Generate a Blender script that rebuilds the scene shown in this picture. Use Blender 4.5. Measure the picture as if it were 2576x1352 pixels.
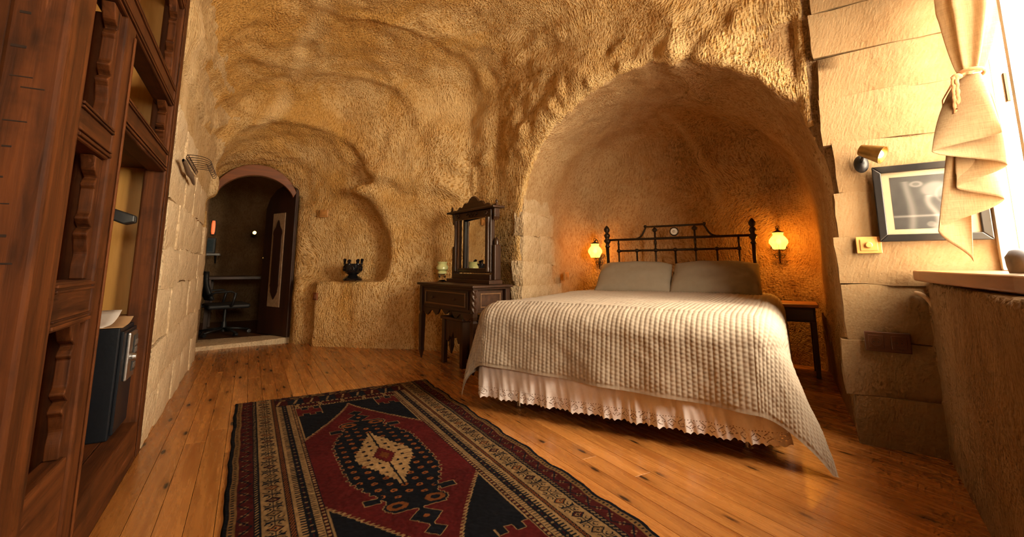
import bpy, bmesh, math, random
import numpy as np
from mathutils import Matrix, Vector

for o in list(bpy.data.objects):
    bpy.data.objects.remove(o, do_unlink=True)
SC = bpy.context.scene
COL = SC.collection
rnd = random.Random(7)
PI = math.pi

# ---------------------------------------------------------------- camera
CAM_H = 0.92
PITCH, YAW = math.radians(8.494), math.radians(29.613)
cd = bpy.data.cameras.new('camera')
cd.sensor_fit = 'HORIZONTAL'; cd.sensor_width = 36.0
cd.lens = 1145.0 / 2576.0 * 36.0
cd.shift_y = -182.0 / 2576.0
cd.clip_start = 0.02
cam = bpy.data.objects.new('camera', cd); COL.objects.link(cam)
_f = Vector((math.sin(YAW) * math.cos(PITCH), math.cos(YAW) * math.cos(PITCH), math.sin(PITCH)))
_r = Vector((math.cos(YAW), -math.sin(YAW), 0)); _u = _r.cross(_f)
M = Matrix((( _r.x, _u.x, -_f.x, 0), (_r.y, _u.y, -_f.y, 0), (_r.z, _u.z, -_f.z, CAM_H), (0, 0, 0, 1)))
cam.matrix_world = M
SC.camera = cam

# ---------------------------------------------------------------- world, light, exposure
SC.view_settings.view_transform = 'Standard'
SC.view_settings.look = 'None'
SC.view_settings.gamma = 1.0
SC.view_settings.use_curve_mapping = False
SC.view_settings.exposure = 0.08
cy = SC.cycles
cy.max_bounces = 6; cy.diffuse_bounces = 4; cy.glossy_bounces = 3; cy.transmission_bounces = 4; cy.transparent_max_bounces = 8
cy.sample_clamp_indirect = 8.0; cy.caustics_reflective = False; cy.caustics_refractive = False
cy.use_adaptive_sampling = True; cy.adaptive_threshold = 0.08; cy.adaptive_min_samples = 12
W = bpy.data.worlds.new('sky'); SC.world = W; W.use_nodes = True
bg = W.node_tree.nodes['Background']
bg.inputs['Color'].default_value = (1.0, 0.83, 0.59, 1); bg.inputs['Strength'].default_value = 46.0

# plan directions shared by the whole room
U60 = Vector((0.5, -0.8660254, 0)); V60 = Vector((0.8660254, 0.5, 0))       # across / along the bed
P1 = Vector((2.25, 3.8, 0)); P2 = Vector((2.857, 1.317, 0))                # jambs of the bed alcove
R0 = Vector((2.97, 1.0, 0))                                                # picture wall meets the window breast
E1 = Vector((-0.91, -0.4146, 0)); E2 = Vector((0.4146, -0.91, 0))          # along the breast / out of the window

def portal(name, loc, direction, sx, sy):
    l = bpy.data.lights.new(name, 'AREA'); l.shape = 'RECTANGLE'; l.size = sx; l.size_y = sy
    l.cycles.is_portal = True
    o = bpy.data.objects.new(name, l); COL.objects.link(o)
    o.location = loc; o.rotation_euler = Vector(direction).to_track_quat('-Z', 'Z').to_euler()
    return o
_wc = R0 + E1 * 0.55 + E2 * 0.36 + Vector((0, 0, 1.66))
portal('window_portal', _wc, -E2, 1.12, 1.6)
portal('back_window_portal', (0.25, -1.78, 1.70), (0, 1, 0), 0.7, 0.8)

# ---------------------------------------------------------------- object helpers
def tag(o, label=None, cat=None, group=None, kind=None):
    if label: o['label'] = label
    if cat: o['category'] = cat
    if group: o['group'] = group
    if kind: o['kind'] = kind
    return o

def thing(name, label, cat, loc=(0, 0, 0), rotz=0.0, group=None, kind=None):
    o = bpy.data.objects.new(name, None); COL.objects.link(o)
    o.empty_display_size = 0.05
    o.location = loc; o.rotation_euler = (0, 0, rotz)
    return tag(o, label, cat, group, kind)

class MB:
    def __init__(s): s.v = []; s.f = []
    def add(s, vs, fs, mat=None):
        k = len(s.v)
        if mat is not None: vs = [tuple(mat @ Vector(p)) for p in vs]
        s.v += [tuple(p) for p in vs]; s.f += [tuple(i + k for i in f) for f in fs]
        return s
    def box(s, x0, x1, y0, y1, z0, z1, mat=None):
        vs = [(x, y, z) for z in (z0, z1) for y in (y0, y1) for x in (x0, x1)]
        return s.add(vs, [(0, 2, 3, 1), (4, 5, 7, 6), (0, 1, 5, 4), (2, 6, 7, 3), (0, 4, 6, 2), (1, 3, 7, 5)], mat)
    def prism(s, poly, t0, t1, axis='y', mat=None):
        """poly 2d outline extruded t0..t1; axis y: (a,b)->(a,t,b); x: (t,a,b); z: (a,b,t)"""
        n = len(poly)
        ar = sum(poly[i][0] * poly[(i + 1) % n][1] - poly[(i + 1) % n][0] * poly[i][1] for i in range(n))
        if ar < 0: poly = poly[::-1]
        def m(a, b, t): return {'y': (a, t, b), 'x': (t, a, b), 'z': (a, b, t)}[axis]
        vs = [m(a, b, t0) for a, b in poly] + [m(a, b, t1) for a, b in poly]
        fs = [tuple(range(n))[::-1], tuple(range(n, 2 * n))]
        fs += [(i, (i + 1) % n, (i + 1) % n + n, i + n) for i in range(n)]
        if axis == 'y': fs = [f[::-1] for f in fs]
        return s.add(vs, fs, mat)
    def tube(s, pts, r, seg=8, closed=False, mat=None):
        pts = [Vector(p) for p in pts]; n = len(pts)
        rs = r if isinstance(r, (list, tuple)) else [r] * n
        vs = []; prev = None
        for i, p in enumerate(pts):
            t = (pts[(i + 1) % n] - pts[i - 1]) if closed else (pts[min(i + 1, n - 1)] - pts[max(i - 1, 0)])
            if t.length < 1e-9: t = Vector((0, 0, 1))
            t.normalize()
            if prev is None:
                a = Vector((0, 0, 1)) if abs(t.z) < 0.9 else Vector((1, 0, 0))
                x = a.cross(t).normalized()
            else:
                x = (prev - t * prev.dot(t)).normalized()
            prev = x; y = t.cross(x)
            for k in range(seg):
                an = 2 * PI * k / seg
                vs.append(p + (x * math.cos(an) + y * math.sin(an)) * rs[i])
        fs = []
        for i in range(n if closed else n - 1):
            j = (i + 1) % n
            for k in range(seg):
                l = (k + 1) % seg
                fs.append((i * seg + k, i * seg + l, j * seg + l, j * seg + k))
        if not closed:
            fs += [tuple(range(seg))[::-1], tuple((n - 1) * seg + k for k in range(seg))]
        return s.add(vs, fs, mat)
    def lathe(s, prof, c=(0, 0, 0), seg=20, mat=None, caps=True):
        """profile [(r,z)...] about the z axis at c"""
        vs = []; n = len(prof)
        for r, z in prof:
            for k in range(seg):
                an = 2 * PI * k / seg
                vs.append((c[0] + r * math.cos(an), c[1] + r * math.sin(an), c[2] + z))
        fs = []
        for i in range(n - 1):
            for k in range(seg):
                l = (k + 1) % seg
                fs.append((i * seg + k, i * seg + l, (i + 1) * seg + l, (i + 1) * seg + k))
        if caps:
            fs += [tuple(range(seg))[::-1], tuple((n - 1) * seg + k for k in range(seg))]
        return s.add(vs, fs, mat)
    def ball(s, c, r, seg=12, ring=8, sq=(1, 1, 1)):
        prof = [(max(1e-4, r * math.sin(PI * i / ring)), -r * math.cos(PI * i / ring)) for i in range(ring + 1)]
        return s.lathe(prof, (0, 0, 0), seg, Matrix.Translation(c) @ Matrix.Diagonal((sq[0], sq[1], sq[2], 1)))
    def grid(s, P, wrap=False):
        """P[i][j] rows of points"""
        h, w = len(P), len(P[0]); vs = [p for row in P for p in row]; fs = []
        for i in range(h - 1):
            for j in range(w if wrap else w - 1):
                k = (j + 1) % w
                fs.append((i * w + j, i * w + k, (i + 1) * w + k, (i + 1) * w + j))
        return s.add(vs, fs)
    def build(s, name, mat, parent=None, smooth=None, bevel=0, seg=2):
        me = bpy.data.meshes.new(name); me.from_pydata(s.v, [], s.f); me.update()
        return link(name, me, mat, parent, smooth, bevel, seg)

def link(name, me, mat, parent=None, smooth=None, bevel=0, seg=2):
    if mat is not None: me.materials.append(mat)
    if smooth:
        me.shade_smooth()
        if smooth is not True: me.set_sharp_from_angle(angle=math.radians(smooth))
    o = bpy.data.objects.new(name, me); COL.objects.link(o)
    if parent: o.parent = parent
    if bevel:
        b = o.modifiers.new('edge', 'BEVEL'); b.width = bevel; b.segments = seg; b.limit_method = 'ANGLE'; b.angle_limit = math.radians(35)
    return o

def np_mesh(name, V, F, mat=None, parent=None, smooth=True, col=None):
    """fast quad mesh from arrays, optional per-vertex colour"""
    me = bpy.data.meshes.new(name)
    V = np.asarray(V, np.float32); F = np.asarray(F, np.int32)
    me.vertices.add(len(V)); me.vertices.foreach_set('co', V.ravel())
    me.loops.add(F.size); me.loops.foreach_set('vertex_index', F.ravel())
    me.polygons.add(len(F)); me.polygons.foreach_set('loop_start', np.arange(0, F.size, F.shape[1], dtype=np.int32))
    me.update(calc_edges=True); me.validate()
    if col is not None:
        a = me.color_attributes.new('pattern', 'FLOAT_COLOR', 'POINT')
        c = np.ones((len(V), 4), np.float32); c[:, :3] = col; a.data.foreach_set('color', c.ravel())
    return link(name, me, mat, parent, True if smooth else None)

def grid_faces(h, w):
    i = np.arange(h * w).reshape(h, w)
    return np.stack([i[:-1, :-1], i[:-1, 1:], i[1:, 1:], i[1:, :-1]], -1).reshape(-1, 4)

def bez(p0, p1, p2, p3, n=10):
    p0, p1, p2, p3 = map(Vector, (p0, p1, p2, p3)); r = []
    for i in range(n + 1):
        t = i / n; r.append(p0 * (1 - t)**3 + p1 * 3 * t * (1 - t)**2 + p2 * 3 * t * t * (1 - t) + p3 * t**3)
    return r

# value noise on arrays
class Noise:
    def __init__(s, seed): s.t = np.random.RandomState(seed).rand(32, 32, 32).astype(np.float32) * 2 - 1
    def __call__(s, P, scale):
        Q = np.asarray(P) * scale; I = np.floor(Q).astype(int); f = Q - I; f = f * f * (3 - 2 * f); r = 0
        for dx in (0, 1):
            for dy in (0, 1):
                for dz in (0, 1):
                    w = (f[..., 0] if dx else 1 - f[..., 0]) * (f[..., 1] if dy else 1 - f[..., 1]) * (f[..., 2] if dz else 1 - f[..., 2])
                    r = r + w * s.t[(I[..., 0] + dx) % 32, (I[..., 1] + dy) % 32, (I[..., 2] + dz) % 32]
        return r
NZ = Noise(3); NZ2 = Noise(11)

# ---------------------------------------------------------------- materials
class NT:
    def __init__(s, name):
        s.m = bpy.data.materials.new(name); s.m.use_nodes = True
        s.n = s.m.node_tree.nodes; s.l = s.m.node_tree.links
        s.b = s.n['Principled BSDF']; s.out = s.n['Material Output']
    def new(s, t, **k):
        n = s.n.new(t)
        for a, b in k.items(): setattr(n, a, b)
        return n
    def c(s, a, b): s.l.new(a, b)
    def val(s, sock, v):
        if hasattr(v, 'links'): s.c(v, sock)
        elif isinstance(v, tuple) and len(v) == 3 and sock.type == 'RGBA': sock.default_value = (*v, 1)
        else: sock.default_value = v
    def coord(s, kind='Object'): return s.new('ShaderNodeTexCoord').outputs[kind]
    def map(s, vec, scale=(1, 1, 1), loc=(0, 0, 0), rot=(0, 0, 0)):
        n = s.new('ShaderNodeMapping'); s.c(vec, n.inputs['Vector']); s.val(n.inputs['Scale'], scale); s.val(n.inputs['Location'], loc); s.val(n.inputs['Rotation'], rot)
        return n.outputs[0]
    def noise(s, vec, scale, detail=4, rough=0.55, dist=0.0):
        n = s.new('ShaderNodeTexNoise'); s.c(vec, n.inputs['Vector']); n.inputs['Scale'].default_value = scale
        n.inputs['Detail'].default_value = detail; n.inputs['Roughness'].default_value = rough; n.inputs['Distortion'].default_value = dist
        return n.outputs['Fac']
    def vor(s, vec, scale, feature='F1', out='Distance', dims='3D'):
        n = s.new('ShaderNodeTexVoronoi', feature=feature, voronoi_dimensions=dims); s.c(vec, n.inputs['Vector']); n.inputs['Scale'].default_value = scale
        return n.outputs[out]
    def ramp(s, fac, stops):
        n = s.new('ShaderNodeValToRGB'); s.c(fac, n.inputs[0]); e = n.color_ramp.elements
        while len(e) < len(stops): e.new(0.5)
        for q, (p, c) in zip(e, stops):
            q.position = p; q.color = (*c, 1) if isinstance(c, tuple) else (c, c, c, 1)
        return n.outputs[0]
    def mix(s, fac, a, b, mode='MIX'):
        n = s.new('ShaderNodeMix', data_type='RGBA', blend_type=mode)
        s.val(n.inputs[0], fac); s.val(n.inputs[6], a); s.val(n.inputs[7], b); return n.outputs[2]
    def math(s, op, a, b=0.0, clamp=False):
        n = s.new('ShaderNodeMath', operation=op, use_clamp=clamp); s.val(n.inputs[0], a); s.val(n.inputs[1], b); return n.outputs[0]
    def bump(s, h, strength=0.5, dist=0.01, normal=None):
        n = s.new('ShaderNodeBump'); s.c(h, n.inputs['Height']); n.inputs['Strength'].default_value = strength; n.inputs['Distance'].default_value = dist
        if normal is not None: s.c(normal, n.inputs['Normal'])
        return n.outputs[0]
    def done(s, color=None, rough=None, normal=None, **k):
        if color is not None: s.val(s.b.inputs['Base Color'], color)
        if rough is not None: s.val(s.b.inputs['Roughness'], rough)
        if normal is not None: s.c(normal, s.b.inputs['Normal'])
        for a, v in k.items(): s.val(s.b.inputs[a.replace('_', ' ')], v)
        return s.m

def plain(name, color, rough=0.6, metal=0.0, var=0.12, scale=30, bump=0.15, **k):
    t = NT(name); co = t.coord(); n = t.noise(co, scale, 4)
    c2 = tuple(min(1, x * (1 - var)) for x in color); c3 = tuple(min(1, x * (1 + var)) for x in color)
    c = t.ramp(n, [(0.3, c2), (0.7, c3)])
    return t.done(c, rough, t.bump(n, bump, 0.004), Metallic=metal, **k)

def wood(name, dark, light, axis='z', rough=0.45, scale=1.0, knots=0.0, bump=0.25, wear=0.0, ring=9.0, spec=0.5):
    t = NT(name); co = t.coord(); inf = t.new('ShaderNodeObjectInfo')
    off = t.new('ShaderNodeCombineXYZ'); r10 = t.math('MULTIPLY', inf.outputs['Random'], 37.0)
    for i in range(3): t.c(r10, off.inputs[i])
    add = t.new('ShaderNodeVectorMath', operation='ADD'); t.c(co, add.inputs[0]); t.c(off.outputs[0], add.inputs[1]); vec = add.outputs[0]
    st = {'x': (0.06, 1, 1), 'y': (1, 0.06, 1), 'z': (1, 1, 0.06)}[axis]
    g = t.noise(t.map(vec, tuple(q * scale for q in st)), 42, 6, 0.65, 0.6)
    g2 = t.noise(t.map(vec, tuple(q * scale for q in st)), ring, 3, 0.5, 1.4)
    gg = t.math('ADD', t.math('MULTIPLY', g, 0.5), t.math('MULTIPLY', g2, 0.5))
    c = t.ramp(gg, [(0.32, dark), (0.5, tuple((a + b) / 2 for a, b in zip(dark, light))), (0.68, light)])
    tint = t.math('ADD', t.math('MULTIPLY', inf.outputs['Random'], 0.36), 0.82)
    c = t.mix(1.0, c, t.new('ShaderNodeCombineColor').outputs[0], 'MULTIPLY') if False else c
    tc = t.new('ShaderNodeCombineColor')
    t.c(tint, tc.inputs[0]); t.c(t.math('POWER', tint, 1.15), tc.inputs[1]); t.c(t.math('POWER', tint, 1.35), tc.inputs[2])
    c = t.mix(1.0, c, tc.outputs[0], 'MULTIPLY')
    h = gg
    if knots:
        ks = {'x': (0.28, 1, 1), 'y': (1, 0.28, 1), 'z': (1, 1, 0.28)}[axis]
        wv = t.new('ShaderNodeVectorMath', operation='ADD'); t.c(t.map(vec, ks), wv.inputs[0])
        d = t.vor(wv.outputs[0], 7.0, dims='2D' if axis == 'y' else '3D'); k1 = t.ramp(d, [(0.035, 1.0), (0.085, 0.0)])
        sel = t.noise(t.map(vec, ks), 5.0, 2); k1 = t.math('MULTIPLY', k1, t.ramp(sel, [(0.45, 0.0), (0.55, 1.0)]))
        halo = t.ramp(d, [(0.05, 0.45), (0.26, 0.0)]); halo = t.math('MULTIPLY', halo, t.ramp(sel, [(0.45, 0.0), (0.55, 1.0)]))
        c = t.mix(t.math('MULTIPLY', halo, knots), c, tuple(q * 0.55 for q in dark))
        c = t.mix(t.math('MULTIPLY', k1, knots), c, tuple(q * 0.12 for q in dark))
    if wear:
        wn = t.noise(t.map(vec, st), 30, 5, 0.7); c = t.mix(t.ramp(wn, [(0.62, 0.0), (0.75, wear)]), c, tuple(min(1, q * 2.0 + 0.05) for q in light))
        wn2 = t.noise(vec, 7, 4, 0.6); c = t.mix(t.ramp(wn2, [(0.5, 0.0), (0.75, wear * 1.2)]), c, tuple(q * 0.3 for q in dark))
    rr = t.math('ADD', t.math('MULTIPLY', g, 0.18), rough - 0.09)
    m = t.done(c, rr, t.bump(h, bump, 0.004)); t.b.inputs['Specular IOR Level'].default_value = spec
    return m

def rock(name, pale, ochre, stain, chisel=1.0, ochre_amt=0.5, speck=0.3, relief=0.027):
    """hand-hewn tuff: short tool strokes whose direction drifts, ochre blotches, dark specks"""
    t = NT(name); co = t.coord('Object')
    big = t.noise(co, 0.55, 1, 0.5); blot = t.noise(co, 1.6, 3, 0.6, 0.8); med = t.noise(co, 6.0, 3, 0.62)
    # drifting stroke direction: warp the lookup before stretching it
    wn = t.new('ShaderNodeTexNoise'); t.c(co, wn.inputs['Vector']); wn.inputs['Scale'].default_value = 1.1; wn.inputs['Detail'].default_value = 1.0
    sub = t.new('ShaderNodeVectorMath', operation='SUBTRACT'); t.c(wn.outputs['Color'], sub.inputs[0]); sub.inputs[1].default_value = (0.5, 0.5, 0.5)
    sc = t.new('ShaderNodeVectorMath', operation='SCALE'); t.c(sub.outputs[0], sc.inputs[0]); sc.inputs['Scale'].default_value = 0.55
    ad = t.new('ShaderNodeVectorMath', operation='ADD'); t.c(co, ad.inputs[0]); t.c(sc.outputs[0], ad.inputs[1]); w = ad.outputs[0]
    s1 = t.noise(t.map(w, (75, 75, 20), rot=(0.5, 0.6, 0.3)), 1.0, 1, 0.5)
    s2 = t.noise(t.map(w, (90, 26, 90), rot=(-0.5, 0.3, 0.9)), 1.0, 1, 0.5)
    strokes = t.math('ADD', t.math('MULTIPLY', s1, 0.6), t.math('MULTIPLY', s2, 0.4))
    fine = t.noise(co, 90, 1, 0.6)
    # colour
    of = t.ramp(t.math('ADD', t.math('MULTIPLY', blot, 0.6), t.math('MULTIPLY', big, 0.4)), [(0.42, 0.0), (0.60, ochre_amt)])
    c = t.mix(of, pale, ochre)
    c = t.mix(t.ramp(med, [(0.50, 0.0), (0.72, 0.45)]), c, tuple((a + b) / 2 for a, b in zip(ochre, stain)))
    c = t.mix(t.ramp(strokes, [(0.38, 1.0 * min(1, chisel)), (0.50, 0.0)]), c, tuple(0.62 * a + 0.38 * b for a, b in zip(ochre, stain)))
    c = t.mix(t.ramp(strokes, [(0.56, 0.0), (0.70, 0.5 * min(1, chisel))]), c, tuple(min(1, q * 1.18) for q in pale))
    pt = t.new('ShaderNodeAttribute'); pt.attribute_name = 'plaster'; c = t.mix(t.math('MULTIPLY', pt.outputs['Fac'], 0.85), c, tuple(min(1, q * 1.08) for q in pale))
    sp = t.noise(co, 17, 2, 0.5); c = t.mix(t.ramp(sp, [(0.70, 0.0), (0.78, speck)]), c, stain)
    h = t.math('ADD', t.math('MULTIPLY', strokes, 1.0 * chisel), t.math('ADD', t.math('MULTIPLY', med, 0.7), t.math('MULTIPLY', fine, 0.12)))
    return t.done(c, 0.93, t.bump(h, 1.0, relief), Specular_IOR_Level=0.15)

ROCK = rock('cave_rock', (0.72, 0.505, 0.245), (0.59, 0.325, 0.085), (0.20, 0.09, 0.03), 1.0, 0.95)
ROCK_PALE = rock('hewn_pale_rock', (0.66, 0.49, 0.28), (0.52, 0.33, 0.13), (0.22, 0.11, 0.05), 0.8, 0.5)
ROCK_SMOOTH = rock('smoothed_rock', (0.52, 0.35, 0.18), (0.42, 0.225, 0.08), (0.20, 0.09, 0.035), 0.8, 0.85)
BLOCK = rock('cut_stone', (0.76, 0.61, 0.41), (0.60, 0.44, 0.26), (0.22, 0.12, 0.06), 0.6, 0.8, 0.8, 0.032)
BLOCK_P = rock('pier_stone', (0.68, 0.52, 0.33), (0.52, 0.35, 0.18), (0.22, 0.12, 0.05), 0.7, 0.7, 0.6, 0.030)
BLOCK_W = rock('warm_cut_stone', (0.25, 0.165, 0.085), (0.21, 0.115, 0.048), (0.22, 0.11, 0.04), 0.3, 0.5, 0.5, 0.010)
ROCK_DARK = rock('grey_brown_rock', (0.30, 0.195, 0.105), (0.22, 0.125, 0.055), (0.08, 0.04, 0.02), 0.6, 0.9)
PINE = wood('varnished_pine', (0.29, 0.095, 0.018), (0.56, 0.245, 0.06), 'y', 0.27, 1.0, 1.0, 0.06, ring=7.0)
RED_Z = wood('red_brown_wood', (0.022, 0.005, 0.0015), (0.200, 0.060, 0.013), 'z', 0.62, 1.0, 0.7, 0.6, 0.5, spec=0.25)
RED_Y = wood('red_brown_wood_along', (0.020, 0.0045, 0.0015), (0.165, 0.049, 0.011), 'y', 0.62, 1.0, 0.7, 0.6, 0.5, spec=0.25)
WALNUT = wood('dark_walnut', (0.018, 0.008, 0.004), (0.075, 0.030, 0.012), 'x', 0.36, 1.2, 0, 0.2)
WALNUT_Z = wood('dark_walnut_upright', (0.018, 0.008, 0.004), (0.075, 0.030, 0.012), 'z', 0.36, 1.2, 0, 0.2)
OCHRE_PLY = wood('ochre_board', (0.42, 0.22, 0.05), (0.55, 0.30, 0.08), 'z', 0.5, 1.4, 0, 0.05)
HONEY = wood('honey_wood', (0.22, 0.085, 0.022), (0.40, 0.18, 0.058), 'x', 0.42, 0.8, 0.3, 0.15)
BLACK = plain('black_plastic', (0.012, 0.012, 0.013), 0.45)
LINEN = plain('x', (0.5, 0.4, 0.3))

# ================================================================ THE CAVE SHELL
def sd_poly(pts, X, Y):
    n = len(pts); d = np.full(X.shape, 1e9); s = np.ones(X.shape)
    for i in range(n):
        ax, ay = pts[i]; bx, by = pts[i - 1]; ex, ey = bx - ax, by - ay
        wx, wy = X - ax, Y - ay
        t = np.clip((wx * ex + wy * ey) / (ex * ex + ey * ey), 0, 1)
        d = np.minimum(d, (wx - ex * t)**2 + (wy - ey * t)**2)
        c1 = Y >= ay; c2 = Y < by; c3 = ex * wy > ey * wx
        s = np.where((c1 & c2 & c3) | (~c1 & ~c2 & ~c3), -s, s)
    return s * np.sqrt(d)
def smin(a, b, k):
    h = np.clip(0.5 + 0.5 * (b - a) / k, 0, 1); return b * (1 - h) + a * h - k * h * (1 - h)
def smax(a, b, k): return -smin(-a, -b, k)
def sbox(x, y, z, x0, x1, y0, y1, z0, z1):
    qx = np.abs(x - (x0 + x1) / 2) - (x1 - x0) / 2; qy = np.abs(y - (y0 + y1) / 2) - (y1 - y0) / 2; qz = np.abs(z - (z0 + z1) / 2) - (z1 - z0) / 2
    o = np.sqrt(np.maximum(qx, 0)**2 + np.maximum(qy, 0)**2 + np.maximum(qz, 0)**2)
    return o + np.minimum(np.maximum(np.maximum(qx, qy), qz), 0)

BW = [R0 + E1 * t for t in (0, 2.30)]                       # window breast line
ROOM = [(-0.80, -1.6), (-0.80, 1.34), (-0.445, 1.40), (-0.445, 5.58), (0.86, 5.60), (1.65, 4.98),
        (2.08, 4.56), (2.20, 4.10), (P1.x, P1.y), (P2.x, P2.y), (R0.x + 0.01, R0.y), (BW[1].x, BW[1].y), (0.98, -1.6)]

def air(X, Y, Z):
    x2, y2 = X[:, :, :1], Y[:, :, :1]
    poly = sd_poly(ROOM, x2, y2)
    # walls lean in a little with height, then a rough dome closes the room
    lean = poly + 0.05 * np.clip(Z - 1.4, 0, 2) * np.clip((Y - 4.6) / 0.5, 0, 1)
    ex, ey, ez = (X - 1.10) / 3.10, (Y - 2.35) / 4.90, (Z - 1.15) / 2.20
    dome = (np.sqrt(ex * ex + ey * ey + ez * ez) - 1) * 2.2
    a = smax(lean, dome, 0.40)
    # vaulted mouth of the passage (wide, tapering to the door) and its straight lower half
    t = np.clip((Y - 5.58) / 0.72, 0, 1)
    c = 0.40 * (1 - t) + 0.0 * t; ra = 0.77 * (1 - t) + 0.47 * t; zs = 1.90 * (1 - t) + 1.66 * t; rb = 0.58 * (1 - t) + 0.46 * t
    zz = np.where(Z > zs, (Z - zs) / rb, (Z - zs) / 0.16)
    vault = (np.hypot((X - c) / ra, zz) - 1) * 0.5
    vault = np.maximum(vault, np.maximum(4.9 - Y, Y - 6.30))
    low = np.minimum(smin(sbox(X, Y, Z, -0.445, 0.485, 5.3, 5.8, -0.5, 1.60), sbox(X, Y, Z, -0.34, 0.485, 5.3, 5.8, -0.5, 1.95), 0.12), sbox(X, Y, Z, -0.56, 0.485, 5.74, 6.30, -0.5, 1.75))
    tun = smin(vault, low, 0.10)
    # set-back wall and niche beside the passage
    nf = (X - 0.60) * 0.625 + (Y - 5.82) * 0.781            # distance behind the far wall face
    back = nf - 0.26
    nz = np.where(Z > 1.05, (Z - 1.05) / 0.78, (Z - 1.05) / 0.62)
    lobe = (np.sqrt(((X - 0.74) / 0.63)**2 + np.abs(nz)**2.6 * np.sign(nz)**2) - 1) * 0.6
    niche = smax(np.maximum(lobe, np.maximum(0.735 - Z, 0.30 - X)), smax(back, -nf - 0.5, 0.05), 0.10)
    slot = np.maximum(np.maximum(X - 0.665, 0.3 - X), np.maximum(np.maximum(Z - 1.80, nf - 0.16), -nf - 0.4))
    wedge = np.maximum(np.maximum(nf - 0.0, -nf - 0.4), np.maximum(0.3 - X, Z - 1.80)); slot = np.minimum(slot, np.maximum(wedge, X - 1.0))
    a = smin(a, smin(tun, smin(niche, slot, 0.03), 0.05), 0.05)
    # bed alcove: barrel vault running along the bed, rounded into the head wall
    uu = X * U60.x + Y * U60.y; vv = X * V60.x + Y * V60.y
    ru = 1.232
    arch = np.hypot(uu + 0.94, np.maximum(Z - 1.26, 0)) - ru
    al = smax(smax(arch, vv - 5.13, 0.30), 3.0 - vv, 0.02)
    a = smin(a, al, 0.05)
    # window bay above the breast
    wx = (X - R0.x) * E1.x + (Y - R0.y) * E1.y; wy = (X - R0.x) * E2.x + (Y - R0.y) * E2.y
    bay = np.maximum(sbox(wx, wy, Z, 0.0, 1.95, -0.12, 0.34, 0.84, 2.45), wy - 0.62)
    bay = np.minimum(bay, sbox(wx, wy, Z, 0.0, 1.10, 0.0, 0.70, 0.84, 2.40))
    a = np.minimum(a, bay)
    # recess that takes the wardrobe, opening of the rear window
    a = np.minimum(a, sbox(X, Y, Z, -1.12, -0.38, 1.36, 3.03, -0.5, 2.62))
    a = np.minimum(a, sbox(X, Y, Z, -0.1, 0.6, -2.1, -1.5, 1.30, 2.10))
    # doorway and the room behind it
    a = np.minimum(a, sbox(X, Y, Z, -0.45, 0.47, 6.2, 6.6, -0.5, 1.80))
    dv = np.maximum(np.hypot((X - 0.0) / 0.46, np.maximum(Z - 1.66, 0) / 0.44) - 1, np.maximum(6.2 - Y, Y - 6.6))
    a = np.minimum(a, dv * 0.45)
    rm = smax(sbox(X, Y, Z, -1.7, 0.95, 6.46, 8.6, -0.5, 2.6), (np.sqrt(((X + 0.3) / 1.7)**2 + ((Y - 7.5) / 1.7)**2 + ((Z - 0.9) / 1.5)**2) - 1) * 1.4, 0.25)
    a = np.minimum(a, rm)
    return np.maximum(a, -0.06 - Z)

def surface_nets(fn, lo, hi, h):
    xs = np.arange(lo[0], hi[0] + h, h); ys = np.arange(lo[1], hi[1] + h, h); zs = np.arange(lo[2], hi[2] + h, h)
    S = np.empty((len(xs), len(ys), len(zs)), np.float32)
    for i in range(0, len(xs), 24):
        X, Y, Z = np.meshgrid(xs[i:i + 24], ys, zs, indexing='ij'); S[i:i + 24] = fn(X, Y, Z)
    neg = S < 0
    c = np.zeros(tuple(n - 1 for n in S.shape), np.uint8)
    for dx in (0, 1):
        for dy in (0, 1):
            for dz in (0, 1): c += neg[dx:dx + c.shape[0], dy:dy + c.shape[1], dz:dz + c.shape[2]]
    I = np.argwhere((c > 0) & (c < 8)); idx = np.full(c.shape, -1, np.int64); idx[tuple(I.T)] = np.arange(len(I))
    acc = np.zeros((len(I), 3)); cnt = np.zeros(len(I))
    cor = [(a, b, d) for a in (0, 1) for b in (0, 1) for d in (0, 1)]
    for p in cor:
        for ax in range(3):
            if p[ax]: continue
            q = list(p); q[ax] = 1
            s0 = S[tuple((I + p).T)]; s1 = S[tuple((I + q).T)]; m = (s0 < 0) != (s1 < 0)
            t = np.where(m, s0 / np.where(m, s0 - s1, 1), 0)
            P = np.array(p, float)[None] + 0 * acc; P[:, ax] += t
            acc[m] += P[m]; cnt[m] += 1
    V = (I + acc / cnt[:, None]) * h + np.array(lo)
    F = []
    for ax in range(3):
        a1, a2 = (ax + 1) % 3, (ax + 2) % 3
        sl0 = [slice(None)] * 3; sl1 = [slice(None)] * 3; sl0[ax] = slice(0, -1); sl1[ax] = slice(1, None)
        n0, n1 = neg[tuple(sl0)], neg[tuple(sl1)]
        E = np.argwhere(n0 != n1); fl = n0[tuple(E.T)]
        ok = (E[:, a1] > 0) & (E[:, a2] > 0) & (E[:, a1] < c.shape[a1]) & (E[:, a2] < c.shape[a2]) & (E[:, ax] < c.shape[ax])
        E, fl = E[ok], fl[ok]
        def g(d1, d2):
            Q = E.copy(); Q[:, a1] -= d1; Q[:, a2] -= d2; return idx[tuple(Q.T)]
        q = np.stack([g(1, 1), g(0, 1), g(0, 0), g(1, 0)], 1); q[fl] = q[fl][:, ::-1]
        F.append(q)
    F = np.concatenate(F); F = F[(F >= 0).all(1)]
    return V, F

V, F = surface_nets(air, (-1.85, -2.0, -0.12), (4.95, 8.75, 3.55), 0.034)
_keep = V[F].mean(1)
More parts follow.
